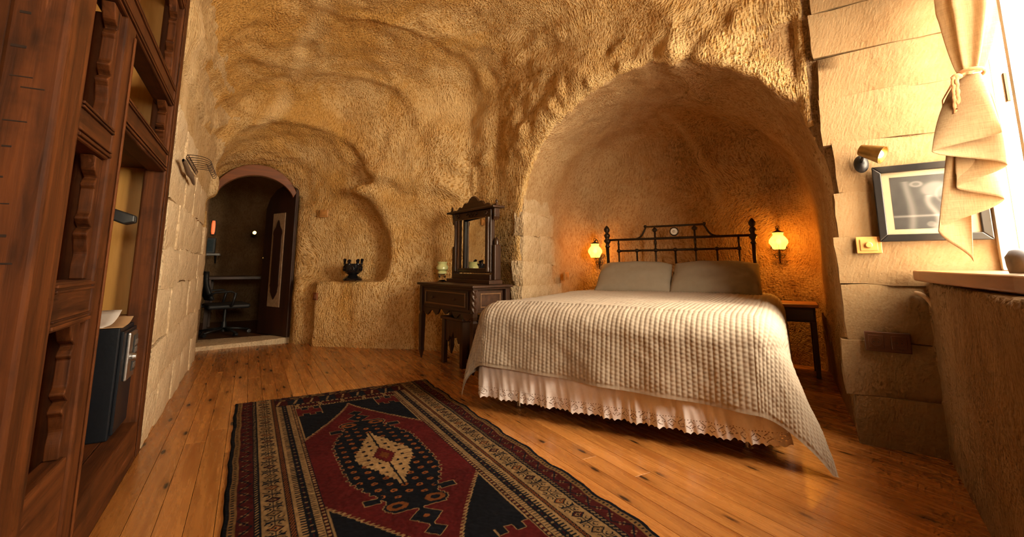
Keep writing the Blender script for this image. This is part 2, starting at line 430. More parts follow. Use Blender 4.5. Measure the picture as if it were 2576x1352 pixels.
# drop the skin where the window openings break through to daylight
wx = (_keep[:, 0] - R0.x) * E1.x + (_keep[:, 1] - R0.y) * E1.y; wy = (_keep[:, 0] - R0.x) * E2.x + (_keep[:, 1] - R0.y) * E2.y
op = (wy > 0.345) & (wx > -0.06) & (wx < 1.15) & (_keep[:, 2] > 0.78) & (_keep[:, 2] < 2.5)
op |= (_keep[:, 1] < -1.90)
op |= (_keep[:, 2] < -0.045)                                  # the underside is the floor's business
F = F[~op]
def vnormals(V, F):
    a = V[F[:, 2]] - V[F[:, 0]]; b = V[F[:, 3]] - V[F[:, 1]]; n = np.cross(a, b); N = np.zeros_like(V)
    for k in range(4): np.add.at(N, F[:, k], n)
    return N / np.maximum(1e-9, np.linalg.norm(N, axis=1, keepdims=True))
N = vnormals(V, F)
def near_line(P, pts, w):
    d = np.full(len(P), 9.0)
    for a, b in zip(pts, pts[1:]):
        a, b = np.array(a), np.array(b); ab = b - a; t = np.clip((P - a) @ ab / (ab @ ab), 0, 1); d = np.minimum(d, np.linalg.norm(P - a - t[:, None] * ab, axis=1))
    return d if w is None else np.clip(1.3 - d / w, 0, 1)
# rough hewing: long swells, hand-sized scoops and a few ridges; calmer where masonry or joinery stands against it
uu = V[:, 0] * U60.x + V[:, 1] * U60.y; vv = V[:, 0] * V60.x + V[:, 1] * V60.y
amp = np.ones(len(V))
amp *= np.clip((V[:, 2] - 0.02) / 0.25, 0.15, 1)
amp[(V[:, 0] < -0.30) & (V[:, 1] < 5.6) & (V[:, 1] > 1.2) & (V[:, 2] < 2.1)] = 0.15
amp[(V[:, 0] < -0.30) & (V[:, 1] < 3.1)] = 0.1
bwx = (V[:, 0] - R0.x) * E1.x + (V[:, 1] - R0.y) * E1.y; bwy = (V[:, 0] - R0.x) * E2.x + (V[:, 1] - R0.y) * E2.y
amp[(bwy > -0.45) & (np.abs(bwx) < 0.25) & (V[:, 2] < 2.6)] *= 0.1
amp[(bwy > -0.10)] *= 0.35
amp[(uu < -1.9) & (vv > 3.5) & (V[:, 0] > 2.1) & (V[:, 2] < 2.0)] *= 0.3
amp[V[:, 1] > 6.15] *= 0.5
ceil = np.clip((V[:, 2] - 1.5) / 0.8, 0, 1)
d = 0.050 * NZ(V, 1.3) * (0.35 + 0.65 * ceil) + 0.030 * NZ2(V, 2.6) * (0.5 + 0.5 * ceil) + (0.014 + 0.008 * ceil) * NZ(V + 7, 6.0) + (0.007 + 0.004 * ceil) * NZ2(V + 3, 13.0)
rdg = 1 - np.abs(NZ2(V * np.array([1, 1, 1.7]) + 20, 1.1)); d += 0.10 * np.clip(rdg - 0.80, 0, 1) / 0.2 * 0.35 * ceil
# creases and swells that cross the far wall and ceiling
_wv = V + 0.04 * NZ(V + 9, 4.0)[:, None]
def gauss(pts, w): return np.exp(-(near_line(_wv, pts, None) / w)**2)
LA = [(1.02, 5.52, 2.02), (1.41, 5.15, 1.80), (1.92, 4.71, 1.67)]; LB = [(2.09, 4.13, 2.96), (2.18, 4.17, 2.33), (2.18, 4.19, 1.68)]
LC = [(1.08, 4.75, 3.07), (1.36, 4.96, 2.93), (1.61, 4.96, 2.59)]; LE = [(1.33, 3.97, 3.22), (1.79, 4.03, 3.16), (2.25, 3.63, 2.89), (2.42, 3.05, 2.62)]
up = lambda L, dz: [(x, y, z + dz) for x, y, z in L]
d += 0.055 * gauss(up(LA, 0.10), 0.085) - 0.040 * gauss(up(LA, -0.06), 0.07) - 0.045 * gauss(LB, 0.07) + 0.035 * gauss([(x - 0.1, y + 0.12, z) for x, y, z in LB], 0.09)
d += 0.045 * gauss(LC, 0.09) + 0.055 * gauss(LE, 0.10) + 0.045 * gauss([(-0.43, 3.9, 2.05), (-0.38, 5.3, 2.30), (0.0, 5.60, 2.50)], 0.07)
alc = np.clip((vv - 3.6) / 0.5, 0, 1) * (V[:, 0] > 2.3); d *= (1 - 0.35 * alc)
_on = (V[:, 0] - P1.x) * 0.971 + (V[:, 1] - P1.y) * 0.237
lip = np.exp(-(np.abs(_on) / 0.10)**2) * np.clip((V[:, 2] - 1.2) / 0.4, 0, 1) * (V[:, 0] > 2.2) * (V[:, 1] > 1.3) * (V[:, 2] < 2.75)
d += lip * (0.030 * NZ(V + 31, 8.0) + 0.016 * NZ2(V + 5, 17.0))
V = V + N * (d * amp)[:, None] * 1.0
N = vnormals(V, F)
_wob = V + 0.05 * NZ(V + 2, 5.0)[:, None] + 0.02 * NZ2(V, 14.0)[:, None]
PATCH = np.maximum.reduce([          # pale plaster repairs: ceiling crack, alcove crack, strip beside the wardrobe, smoothed panel, lip of the alcove
    near_line(_wob, [(0.32, 3.6, 3.22), (0.43, 4.16, 3.14), (0.31, 4.58, 3.03), (0.27, 5.01, 2.90), (0.15, 5.41, 2.62), (0.0, 5.58, 2.40)], 0.09),
    near_line(_wob, [(3.70, 3.25, 2.52), (4.07, 3.21, 2.22), (4.16, 3.06, 1.81), (4.20, 2.98, 1.43), (4.22, 2.95, 0.9)], 0.055),
    near_line(_wob, [(-0.44, 3.25, 2.7), (-0.45, 3.4, 2.31), (-0.45, 3.45, 1.82)], 0.13),
    0.7 * near_line(_wob, [(1.75, 4.80, 2.70), (2.0, 4.55, 2.62), (2.1, 4.4, 2.45)], 0.20),
    near_line(_wob, [(2.54, 2.62, 2.56), (2.60, 2.37, 2.60), (2.66, 2.10, 2.52)], 0.075)])
FC = V[F].mean(1); FN = N[F].mean(1)
fu = FC[:, 0] * U60.x + FC[:, 1] * U60.y; fv = FC[:, 0] * V60.x + FC[:, 1] * V60.y
opn = (FC[:, 0] - P1.x) * 0.971 + (FC[:, 1] - P1.y) * 0.237      # distance into the alcove
is_alc = (opn > 0.04) & (fu > -2.3) & (fu < 0.36) & (FC[:, 1] > 1.25)
bx = (FC[:, 0] - R0.x) * E1.x + (FC[:, 1] - R0.y) * E1.y; by = (FC[:, 0] - R0.x) * E2.x + (FC[:, 1] - R0.y) * E2.y
grp = np.full(len(F), 5)                                       # default: wall_far
grp[(FC[:, 2] > 2.15) & (FN[:, 2] < -0.35)] = 4                # ceiling
grp[(FC[:, 0] < -0.2) & (FC[:, 1] < 5.60) & (grp != 4)] = 1    # wall_left
grp[(FC[:, 1] < -1.0) & (grp != 4)] = 6                        # wall_back
grp[(FC[:, 0] > 1.2) & (FC[:, 1] < 1.4) & (grp != 4)] = 2      # wall_right (window breast)
grp[is_alc] = 3
grp[(FC[:, 1] > 5.35) & (grp == 4) & (FC[:, 2] < 2.62) & (FN[:, 1] > -0.9) & (FC[:, 0] < 1.2)] = 5
grp[FC[:, 1] > 6.32] = 7
def sub_shell(name, g, mat, label, cat='wall'):
    f = F[grp == g]; use, inv = np.unique(f, return_inverse=True); f = inv.reshape(f.shape)
    o = np_mesh(name, V[use], f, mat)
    if len(o.data.vertices) == len(use):
        at_ = o.data.attributes.new('plaster', 'FLOAT', 'POINT'); at_.data.foreach_set('value', PATCH[use].astype(np.float32))
    if len(o.data.vertices) == len(use):
        o.data.normals_split_custom_set_from_vertices([tuple(n) for n in N[use]])
    return tag(o, label, cat, kind='structure')
wall_left = sub_shell('wall_left', 1, ROCK_PALE, 'pale stone wall between the wooden wardrobe and the arched passage')
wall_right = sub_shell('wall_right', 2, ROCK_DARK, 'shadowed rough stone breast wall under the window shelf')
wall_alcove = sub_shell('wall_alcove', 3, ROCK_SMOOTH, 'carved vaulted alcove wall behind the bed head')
ceiling = sub_shell('ceiling', 4, ROCK, 'ochre hand-hewn cave ceiling', 'ceiling')
wall_far = sub_shell('wall_far', 5, ROCK, 'hewn far wall with arched passage and niche')
wall_back = sub_shell('wall_back', 6, ROCK_PALE, 'pale rock wall behind the viewpoint')
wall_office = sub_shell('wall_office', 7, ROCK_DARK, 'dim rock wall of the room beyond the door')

# ---------------------------------------------------------------- masonry blocks (parts of their walls)
def block_mesh(w, d, h, seed, rough=0.008, n=6):
    """rounded rough block: w along x, d along y, h along z, centred"""
    bm = bmesh.new(); bmesh.ops.create_cube(bm, size=1.0)
    bmesh.ops.subdivide_edges(bm, edges=bm.edges[:], cuts=n - 1, use_grid_fill=True)
    S = np.array([w, d, h]); off = rnd.random() * 50
    P = np.array([v.co[:] for v in bm.verts]); c = np.abs(P * 2)
    srt = np.sort(c, 1); edge = np.clip((srt[:, 1] - 0.85) / 0.15, 0, 1)
    Q = P * S; nn = NZ(Q + off, 5.0) * rough + NZ2(Q + off, 15.0) * rough * 0.8
    Q = Q - P * 2 * (edge * 0.0035)[:, None] + (P * 2 / np.maximum(1e-6, np.abs(P * 2).max(1, keepdims=True))) * nn[:, None]
    for v, q in zip(bm.verts, Q): v.co = q
    me = bpy.data.meshes.new('stone'); bm.to_mesh(me); bm.free(); return me
def masonry(parent, origin, along, normal, courses, length, mat, thick=0.12, gap=0.002, wmin=0.28, wmax=0.55, ragged=0.0, skip=None, seed=1, rough=0.008, ragend=0.0, jit=1.0):
    rr = random.Random(seed); along = Vector(along).normalized(); normal = Vector(normal).normalized(); z = 0.0
    ay = normal if along.cross(normal).z > 0 else -normal
    rot = Matrix(((along.x, ay.x, 0), (along.y, ay.y, 0), (0, 0, 1))).to_4x4()
    for h in courses:
        s = rr.uniform(-ragged, ragged * 0.4) if ragged else 0.0; end = length + (rr.uniform(-ragend, ragend * 0.3) if ragend else 0)
        while s < end - 0.05:
            w = rr.uniform(wmin, wmax)
            if end - (s + w) < wmin * 0.6: w = end - s
            if not (skip and skip(s + w / 2, z + h / 2)):
                dz0, dz1 = rr.uniform(-0.022, 0.006) * jit, rr.uniform(-0.006, 0.022) * jit
                me = block_mesh(w - gap + 0.006, thick, h - gap + dz1 - dz0, seed, rough)
                pr = rr.uniform(-0.008, 0.006) * jit
                o = link('stone', me, mat, parent, 60)
                p = Vector(origin) + along * (s + w / 2) + normal * (pr - thick / 2) + Vector((0, 0, z + h / 2 + (dz0 + dz1) / 2))
                o.matrix_local = Matrix.Translation(p) @ rot @ Matrix.Rotation(math.radians(rr.uniform(-1.6, 1.6) * jit), 4, 'Y')
            s += w
        z += h
masonry(wall_left, (-0.405, 3.06, -0.01), (0, 1, 0), (1, 0, 0), [0.27, 0.24, 0.30, 0.22, 0.26, 0.28, 0.22], 2.50, BLOCK, wmin=0.35, wmax=0.62, ragend=0.05, seed=4,
        skip=lambda s, z: z > 1.15 + 0.9 * (2.5 - s) / 2.5 + 0.05)
masonry(wall_alcove, P1 + U60 * 0.03 + V60 * 0.02, V60, U60, [0.24, 0.21, 0.26, 0.22, 0.27, 0.23, 0.25, 0.24], 0.86, BLOCK_P, wmin=0.22, wmax=0.42, ragged=0.05, ragend=0.18, seed=9, rough=0.013,
        skip=lambda s, z: z > 1.2 + 0.75 * (0.9 - s))
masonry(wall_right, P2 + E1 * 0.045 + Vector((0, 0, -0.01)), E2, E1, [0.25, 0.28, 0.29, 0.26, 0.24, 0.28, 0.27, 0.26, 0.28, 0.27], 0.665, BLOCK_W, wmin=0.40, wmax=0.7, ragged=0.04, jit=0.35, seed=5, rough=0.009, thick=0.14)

# ---------------------------------------------------------------- floor of pine boards
floor = tag(MB().box(-1.3, 4.95, -1.95, 6.75, -0.070, -0.042).build('floor', plain('floor_underlay', (0.03, 0.015, 0.006), 0.9)), 'varnished knotty pine board floor', 'floor', kind='structure')
BOARD = 0.0925; FOOT = ROOM
ALC = [tuple((U60 * a + V60 * b).xy) for a, b in ((-2.2, 3.3), (-2.2, 5.2), (0.33, 5.2), (0.33, 3.0))]
def span(poly, x):
    ys = []
    for i in range(len(poly)):
        (ax, ay), (bx_, by_) = poly[i - 1], poly[i]
        if (ax - x) * (bx_ - x) < 0: ys.append(ay + (by_ - ay) * (x - ax) / (bx_ - ax))
    return ys
k = 0; x = -0.783
while x < 4.65:
    ys = []
    for xx in (x + 0.003, x + BOARD / 2, x + BOARD - 0.003): ys += span(FOOT, xx) + span(ALC, xx)
    if len(ys) >= 2:
        y0, y1 = max(-1.6, min(ys) - 0.05), max(ys) + 0.05
        if -0.60 < x + BOARD / 2 < 0.50: y1 = 6.12
        elif 0.5 <= x + BOARD / 2 < 0.90: y1 = 6.0
        y = y0 - rnd.uniform(0, 1.2)
        while y < y1:
            L = rnd.uniform(1.7, 2.9); a, b = max(y, y0), min(y + L, y1); y += L
            if b - a < 0.03: continue
            o = MB().box(-BOARD / 2 + 0.0009, BOARD / 2 - 0.0009, 0, b - a - 0.0015, -0.03, 0.0).build('floor_board', PINE, floor, None, 0.0006, 1)
            o.location = (x + BOARD / 2, a, 0.0)
    x += BOARD

# stone threshold of the passage and the office floor beyond
th = MB().prism([(-0.50, 6.02), (0.12, 6.14), (0.50, 6.32), (0.50, 6.60), (-0.50, 6.60)], -0.03, 0.045, 'z').build('trim_1', BLOCK, None, None, 0.012)
tag(th, 'worn pale stone threshold slab in front of the open door', 'threshold', kind='structure')
of = MB().box(-1.8, 1.1, 6.55, 8.8, -0.04, 0.03).build('floor_office', wood('office_floor', (0.05, 0.02, 0.008), (0.13, 0.05, 0.02), 'y', 0.4)); tag(of, 'dark floor of the room beyond the door', 'floor', kind='structure')

# ---------------------------------------------------------------- window over the breast
WHITE = plain('white_paint', (0.80, 0.78, 0.73), 0.4, var=0.03)
gt = NT('window_glass'); fr = gt.new('ShaderNodeFresnel'); gg_ = gt.new('ShaderNodeNewGeometry'); gt.c(gt.math('SUBTRACT', 1.45, gt.math('MULTIPLY', gg_.outputs['Backfacing'], 0.76)), fr.inputs['IOR'])
tr = gt.new('ShaderNodeBsdfTransparent'); gl = gt.new('ShaderNodeBsdfGlossy'); gl.inputs['Roughness'].default_value = 0.02; mx = gt.new('ShaderNodeMixShader')
gt.c(fr.outputs[0], mx.inputs[0]); gt.c(tr.outputs[0], mx.inputs[1]); gt.c(gl.outputs[0], mx.inputs[2]); gt.c(mx.outputs[0], gt.out.inputs['Surface']); GLASS_PANE = gt.m
def window(name, label, origin, ax, w, z0, z1, depth, cols, rows):
    ang = math.atan2(ax.y, ax.x)
    t = thing(name, label, 'window', origin, ang, kind='structure')
    m = MB(); fw = 0.055
    m.box(0, w, -0.03, 0.03, z0, z0 + fw).box(0, w, -0.03, 0.03, z1 - fw, z1).box(0, fw, -0.03, 0.03, z0 + fw, z1 - fw).box(w - fw, w, -0.03, 0.03, z0 + fw, z1 - fw)
    m.build('window_frame', WHITE, t, None, 0.004)
    for i in range(1, cols): MB().box(w * i / cols - 0.02, w * i / cols + 0.02, -0.02, 0.02, z0 + fw, z1 - fw).build('mullion', WHITE, t)
    for j in range(1, rows):
        zz = z0 + (z1 - z0) * j / rows
        for i in range(cols): MB().box(w * i / cols + (fw if i == 0 else 0.02), w * (i + 1) / cols - (fw if i == cols - 1 else 0.02), -0.012, 0.012, zz - 0.012, zz + 0.012).build('glazing_bar', WHITE, t)
    for i in range(cols):
        for j in range(rows):
            a0 = w * i / cols + (fw if i == 0 else 0.02); a1 = w * (i + 1) / cols - (fw if i == cols - 1 else 0.02)
            b0 = z0 + (z1 - z0) * j / rows + (fw if j == 0 else 0.012); b1 = z0 + (z1 - z0) * (j + 1) / rows - (fw if j == rows - 1 else 0.012)
            MB().box(a0, a1, -0.002, 0.002, b0, b1).build('pane', GLASS_PANE, t)
    h = MB().box(w / cols - 0.012, w / cols + 0.012, -0.045, -0.03, (z0 + z1) / 2 - 0.06, (z0 + z1) / 2 + 0.06) ; h.build('window_handle', plain('handle_metal', (0.25, 0.17, 0.1), 0.35, 1.0), t, None, 0.004)
    return t
window('window_1', 'white framed window full of daylight beside the linen curtain', R0 + E2 * 0.30 + E1 * 0.0, E1, 1.10, 0.84, 2.40, 0.06, 2, 1)
window('window_2', 'small window in the wall behind the viewpoint', Vector((-0.1, -1.74, 0)), Vector((1, 0, 0)), 0.7, 1.30, 2.10, 0.06, 2, 1)

# ================================================================ WARDROBE
def carve(w, z0, z1, flip=False):
    """scalloped ogee side-board outline (y, z) growing from the post"""
    n = 60; pts = [(0, z0)]; H = z1 - z0
    for i in range(n + 1):
        t = i / n; z = z0 + H * t
        a = 0.42 + 0.10 * math.sin(t * PI)
        if t > 0.72: q = (t - 0.72) / 0.28; a = 0.46 + 0.62 * q**1.4 - 0.30 * math.exp(-((q - 0.42) / 0.10)**2) + 0.12 * math.exp(-((q - 0.15) / 0.07)**2)
        for c, s, hgt in ((0.36, 0.030, 0.20), (0.42, 0.016, -0.22), (0.49, 0.030, 0.24), (0.20, 0.06, -0.14)):
            a += hgt * math.exp(-((t - c) / s)**2)
        pts.append((max(0.05, a) * w, z))
    pts.append((0, z1)); return pts
wd = thing('wardrobe', 'tall red-brown wooden wardrobe with carved openings built against the left wall', 'wardrobe', (-0.41, 1.38, 0))
def wbox(name, x0, x1, y0, y1, z0, z1, mat=RED_Z, par=None, bev=0.006): return MB().box(x0, x1, y0, y1, z0, z1).build(name, mat, par or wd, None, bev)
pA = wbox('post', -0.105, 0.0, 0.0, 0.165, 0.0, 2.60, bev=0.010)
pA['label'] = 'thick near post with chiselled notches'
DARKCUT = plain('dark_cut', (0.02, 0.008, 0.004), 0.8)
for i in range(26):
    z = 0.45 + i * 0.060 + rnd.uniform(-0.02, 0.02); x0 = rnd.uniform(-0.095, -0.055); L = rnd.uniform(0.015, 0.040)
    MB().box(x0, x0 + L, -0.0012, 0.01, z, z + rnd.choice([0.0025, 0.004, 0.006])).build('chisel_notch', DARKCUT, pA)
pB = wbox('post', -0.09, 0.0, 0.475, 0.59, 0.0, 1.735, bev=0.008)
wbox('post', -0.09, 0.0, 0.475, 0.59, 1.842, 2.60)
pC = wbox('post', -0.09, 0.0, 1.485, 1.64, 0.0, 2.60, bev=0.008)
MB().prism([(0, 0.02), (0.014, 0.02), (0.014, 1.70), (0, 1.70)], 0.0, 0.007, 'x').build('bead', RED_Z, pB, None, 0.003).location = (0, 0.56, 0)
MB().prism([(0, 0.02), (0.012, 0.02), (0.012, 2.5), (0, 2.5)], 0.0, 0.006, 'x').build('bead', RED_Z, pC, None, 0.003).location = (0, 1.50, 0)
def rail(y0, y1, z0, z1, x0=-0.075, x1=-0.004):
    r = wbox('rail', x0, x1, y0, y1, z0, z1, RED_Y)
    h = z1 - z0
    for a, b in ((0.06, 0.14), (0.20, 0.25), (0.78, 0.84), (0.88, 0.95)):
        MB().box(x1 - 0.001, x1 + 0.007, y0, y1, z0 + h * a, z0 + h * b).build('moulding', RED_Y, r, None, 0.002)
rail(0.165, 0.475, 1.245, 1.350); rail(0.165, 0.475, 0.750, 0.875)
rail(0.165, 1.485, 1.735, 1.842); rail(0.59, 1.485, 1.385, 1.500); rail(0.165, 1.485, 2.28, 2.40)
wbox('bottom_board', -0.06, -0.008, 0.165, 0.475, 0.0, 0.375, RED_Y)
wbox('bottom_board', -0.08, 0.0, 0.59, 1.485, 0.0, 0.185, RED_Y)
for z0, z1 in ((0.375, 0.750), (0.875, 1.245), (1.350, 1.735), (1.842, 2.28)):
    pr = carve(0.085, z0 + 0.002, z1 - 0.002)
    MB().prism([(0.475 - a, z) for a, z in pr], -0.052, -0.018, 'x').build('carved_side_board', RED_Z, wd, None, 0.004)
    MB().prism([(0.165 + a * 0.7, z) for a, z in pr], -0.052, -0.018, 'x').build('carved_side_board', RED_Z, wd, None, 0.004)
for z0, z1 in ((1.500, 1.735), (1.842, 2.28)):
    pr = carve(0.10, z0 + 0.002, z1 - 0.002)
    MB().prism([(1.485 - a, z) for a, z in pr], -0.055, -0.02, 'x').build('carved_side_board', RED_Z, wd, None, 0.004)
    MB().prism([(0.59 + a, z) for a, z in pr], -0.055, -0.02, 'x').build('carved_side_board', RED_Z, wd, None, 0.004)
wbox('inner_panel', -0.125, -0.108, 0.20, 0.56, 0.05, 1.72, RED_Z, bev=0.002)
wbox('side_panel', -0.64, -0.105, 0.02, 0.04, 0.0, 2.58)
wbox('end_panel', -0.64, -0.09, 1.545, 1.565, 0.185, 2.58, OCHRE_PLY, bev=0.001)
wbox('back_panel', -0.66, -0.64, 0.02, 1.565, 0.0, 2.58, OCHRE_PLY, bev=0.001)
wbox('shelf', -0.64, -0.08, 0.60, 1.545, 1.405, 1.43, RED_Y, bev=0.002)
wbox('base_board', -0.64, -0.08, 0.60, 1.545, 0.160, 0.185, RED_Y, bev=0.002)
MB().tube([(-0.36, 0.57, 1.24), (-0.36, 1.545, 1.24)], 0.012, 10).build('hanging_rail', plain('rail_metal', (0.5, 0.5, 0.5), 0.3, 1.0), wd, True)

# safe, papers, hangers
NAVY = plain('dark_blue_steel', (0.010, 0.013, 0.020), 0.42, 0.3, 0.1, 60)
STEEL = plain('brushed_steel', (0.55, 0.56, 0.57), 0.32, 1.0, 0.05, 80)
sf = thing('safe', 'dark blue steel safe box standing in the wardrobe', 'safe', (-0.455, 2.600, 0.186)); sf.scale = (1.0, 0.75, 1.0)
MB().box(-0.34, -0.012, 0, 0.40, 0, 0.46).build('safe_body', NAVY, sf, None, 0.006)
dr = MB().box(-0.012, 0.0, 0.018, 0.382, 0.018, 0.442).build('safe_door', NAVY, sf, None, 0.003)
MB().box(0.0, 0.014, 0.10, 0.30, 0.22, 0.43).build('lock_panel', STEEL, dr, None, 0.012, 3)
MB().box(0.0145, 0.018, 0.20, 0.285, 0.25, 0.41).build('keypad', plain('keypad', (0.05, 0.05, 0.05), 0.4), dr, None, 0.004)
for i in range(3):
    for j in range(4): MB().box(0.018, 0.021, 0.212 + i * 0.024, 0.230 + i * 0.024, 0.262 + j * 0.034, 0.286 + j * 0.034).build('key', STEEL, dr, None, 0.002)
MB().lathe([(0.016, 0), (0.018, 0.01), (0.014, 0.022)], seg=16, mat=Matrix.Translation((0.014, 0.145, 0.32)) @ Matrix.Rotation(PI / 2, 4, 'Y')).build('lock_knob', STEEL, dr, 40)
for dy, dz in ((0.35, 0.04), (0.05, 0.04)): pass
for zz in (0.10, 0.36): MB().ball((-0.17, 0.0, zz), 0.005, 8, 6).build('bolt_hole', BLACK, sf, True)
PAPER = plain('paper', (0.62, 0.58, 0.55), 0.8, var=0.04)
KRAFT = plain('kraft_paper', (0.42, 0.26, 0.13), 0.8, var=0.06)
def sheet(name, label, mat, loc, w, l, curl, rz, cat):
    P = []
    for i in range(9):
        t = i / 8; P.append([(w * (s - 0.5), l * (t - 0.5), curl * max(0, t - 0.35)**2 * 2.4 * l + 0.0008 * math.sin(9 * s)) for s in [j / 6 for j in range(7)]])
    o = MB().grid(P).build(name, mat, None, True); o.location = loc; o.rotation_euler = (0, 0, rz)
    so = o.modifiers.new('t', 'SOLIDIFY'); so.thickness = 0.0008
    return tag(o, label, cat)
sheet('envelope', 'brown kraft envelope lying curled on top of the safe', KRAFT, (-0.60, 2.735, 0.649), 0.27, 0.30, 0.10, 0.05, 'envelope')
sheet('paper_sheet', 'white paper sheet lying on the kraft envelope on the safe', PAPER, (-0.62, 2.70, 0.654), 0.21, 0.24, 0.22, -0.06, 'paper')
for i, (yy, lab, rz) in enumerate(((2.44, 'black coat hanger in the wardrobe, the nearer one', 0.10), (2.52, 'black coat hanger in the wardrobe, the farther one', -0.05))):
    h = thing('coat_hanger', lab, 'hanger', (-0.755, yy, 1.24), rz, 'black hangers on the wardrobe rail')
    sh = [(-0.30, -0.13), (-0.28, -0.155), (-0.15, -0.10), (0, -0.075), (0.15, -0.10), (0.28, -0.155), (0.315, -0.145), (0.315, -0.115), (0.16, -0.06), (0.03, -0.02), (-0.03, -0.02), (-0.16, -0.06), (-0.30, -0.11)]
    MB().prism(sh, -0.012, 0.012, 'y').build('shoulder', BLACK, h, None, 0.006)
    MB().tube([(0, 0, -0.03), (0, 0, 0.0)] + [(0.0 + 0.022 * math.sin(a), 0, 0.02 - 0.022 * math.cos(a) + 0.0) for a in [k * 0.35 for k in range(0, 13)]], 0.0025, 6).build('hook', STEEL, h, True)

# ================================================================ COAT RACK OF WIRE ON THE LEFT WALL
WIRE = plain('rusty_wire', (0.08, 0.05, 0.035), 0.5, 0.7)
OLDWOOD = wood('weathered_wood', (0.06, 0.035, 0.02), (0.20, 0.13, 0.08), 'y', 0.8, 1.0, 0, 0.6)
ck = thing('wire_coat_rack', 'weathered wooden coat rack with curled wire hooks on the left wall', 'coat rack', (-0.385, 3.10, 1.50))
P = []
for i in range(15):
    t = i / 14; y = t * 0.62; w = 0.008 + 0.010 * math.sin(PI * t)**0.6
    P.append([(0.012 + w * 0.8 * math.cos(a), y, -0.035 * t + w * 1.15 * math.sin(a) + 0.006 * math.sin(11 * t)) for a in [2 * PI * q / 10 for q in range(10)]])
MB().grid(P, True).build('rack_board', OLDWOOD, ck, True)
for i in range(7):
    y = 0.06 + i * 0.075
    pts = [(0.02, y, 0.045), (0.07, y, 0.050), (0.115, y, 0.045), (0.140, y, 0.020), (0.14, y, -0.028), (0.12, y, -0.022), (0.118, y, -0.006)]
    MB().tube(sum([bez(pts[0], pts[1], pts[2], pts[3], 6), bez(pts[3], (0.148, y, -0.012), (0.120, y, -0.020), (0.118, y, 0.004), 6)[1:]], []), 0.0022, 6).build('hook', WIRE, ck, True)
MB().tube([(0.025 + 0.009 * math.cos(i * 0.9), 0.05 + i * 0.0058, 0.030 + 0.014 * math.sin(i * 0.9)) for i in range(90)], 0.002, 5).build('wire_coil', WIRE, ck, True)

# ================================================================ PASSAGE DOOR AND THE ROOM BEYOND
DOORW = wood('dark_door_wood', (0.022, 0.009, 0.005), (0.060, 0.024, 0.011), 'z', 0.5, 1.0, 0, 0.3)
PANELW = plain('limewashed_panel', (0.42, 0.30, 0.19), 0.7, var=0.15)
LINTEL = wood('red_lintel_wood', (0.12, 0.032, 0.006), (0.28, 0.085, 0.016), 'x', 0.5, 1.0, 0, 0.3)
lt = MB(); n = 24
ang = [PI * (0.12 + 0.76 * i / n) for i in range(n + 1)]
outl = [(0.47 * math.cos(a), 1.62 + 0.50 * math.sin(a)) for a in ang] + [(0.435 * math.cos(a), 1.60 + 0.385 * math.sin(a)) for a in ang[::-1]]
lo = lt.prism(outl, 6.235, 6.32, 'y').build('trim_2', LINTEL, None, None, 0.006); tag(lo, 'curved reddish wooden lintel under the arched passage', 'lintel', kind='structure')
d1 = thing('door_1', 'dark wooden door standing open in the passage with a pale carved panel', 'door', (0.455, 6.27, 0.05), math.radians(116.5), kind='structure')
leafp = [(0, 0), (0.68, 0), (0.68, 1.60), (0.60, 1.74), (0.45, 1.84), (0.25, 1.885), (0.08, 1.86), (0, 1.80)]
MB().prism(leafp, -0.02, 0.02, 'y').build('door_leaf', DOORW, d1, None, 0.004)
px0, px1, pz0, pz1 = 0.20, 0.48, 0.34, 1.52
m = MB(); m.prism([(px0, pz0), (px1, pz0), (px1, pz1), (px0, pz1)], 0.020, 0.027, 'y')
pf = m.build('panel_frame', PANELW, d1, None, 0.003)
og = []
for i in range(41):
    t = i / 40; w = 0.095 * min(1, (t / 0.10)**1.3 if t < 0.10 else ((1 - t) / 0.12)**1.3 if t > 0.88 else 1); w += 0.012 * math.sin(t * 40) * (t < 0.2 or t > 0.8)
    og.append((0.34 + max(0.002, w), pz0 + 0.09 + (pz1 - pz0 - 0.18) * t))
og2 = og + [(0.68 - a, b) for a, b in og[::-1]]
MB().prism(og2, 0.0265, 0.033, 'y').build('ogee_panel', DOORW, pf, None, 0.002)
MB().box(0.0, 0.02, 0.02, 0.035, 0, 0).build if False else None
MB().ball((0.63, 0.045, 0.95), 0.022, 12, 8).build('door_knob', plain('old_brass', (0.25, 0.16, 0.06), 0.35, 1.0), d1, True)

ch = thing('office_chair', 'black swivel office chair in the dark room beyond the door', 'chair', (-0.24, 7.05, 0.03), math.radians(-78)); ch.scale = (1.0, 1.0, 0.80)
CH = plain('black_chair_fabric', (0.010, 0.010, 0.011), 0.6)
for i in range(5):
    a = 2 * PI * i / 5 + 0.3; c, s = math.cos(a), math.sin(a)
    lg = MB().tube([(0.02 * c, 0.02 * s, 0.10), (0.16 * c, 0.16 * s, 0.085), (0.29 * c, 0.29 * s, 0.060)], [0.022, 0.018, 0.013], 8).build('leg', BLACK, ch, True)
    MB().lathe([(0.001, -0.02), (0.026, -0.02), (0.028, 0), (0.026, 0.02), (0.001, 0.02)], seg=14, mat=Matrix.Translation((0.29 * c, 0.29 * s, 0.029)) @ Matrix.Rotation(a, 4, 'Z') @ Matrix.Rotation(PI / 2, 4, 'X')).build('caster', BLACK, lg, 40)
MB().lathe([(0.03, 0.05), (0.034, 0.12), (0.026, 0.2), (0.018, 0.2), (0.018, 0.42)], seg=14).build('gas_column', BLACK, ch, 40)
MB().box(-0.24, 0.24, -0.23, 0.24, 0.42, 0.49).build('seat', CH, ch, None, 0.03, 4)
P = []
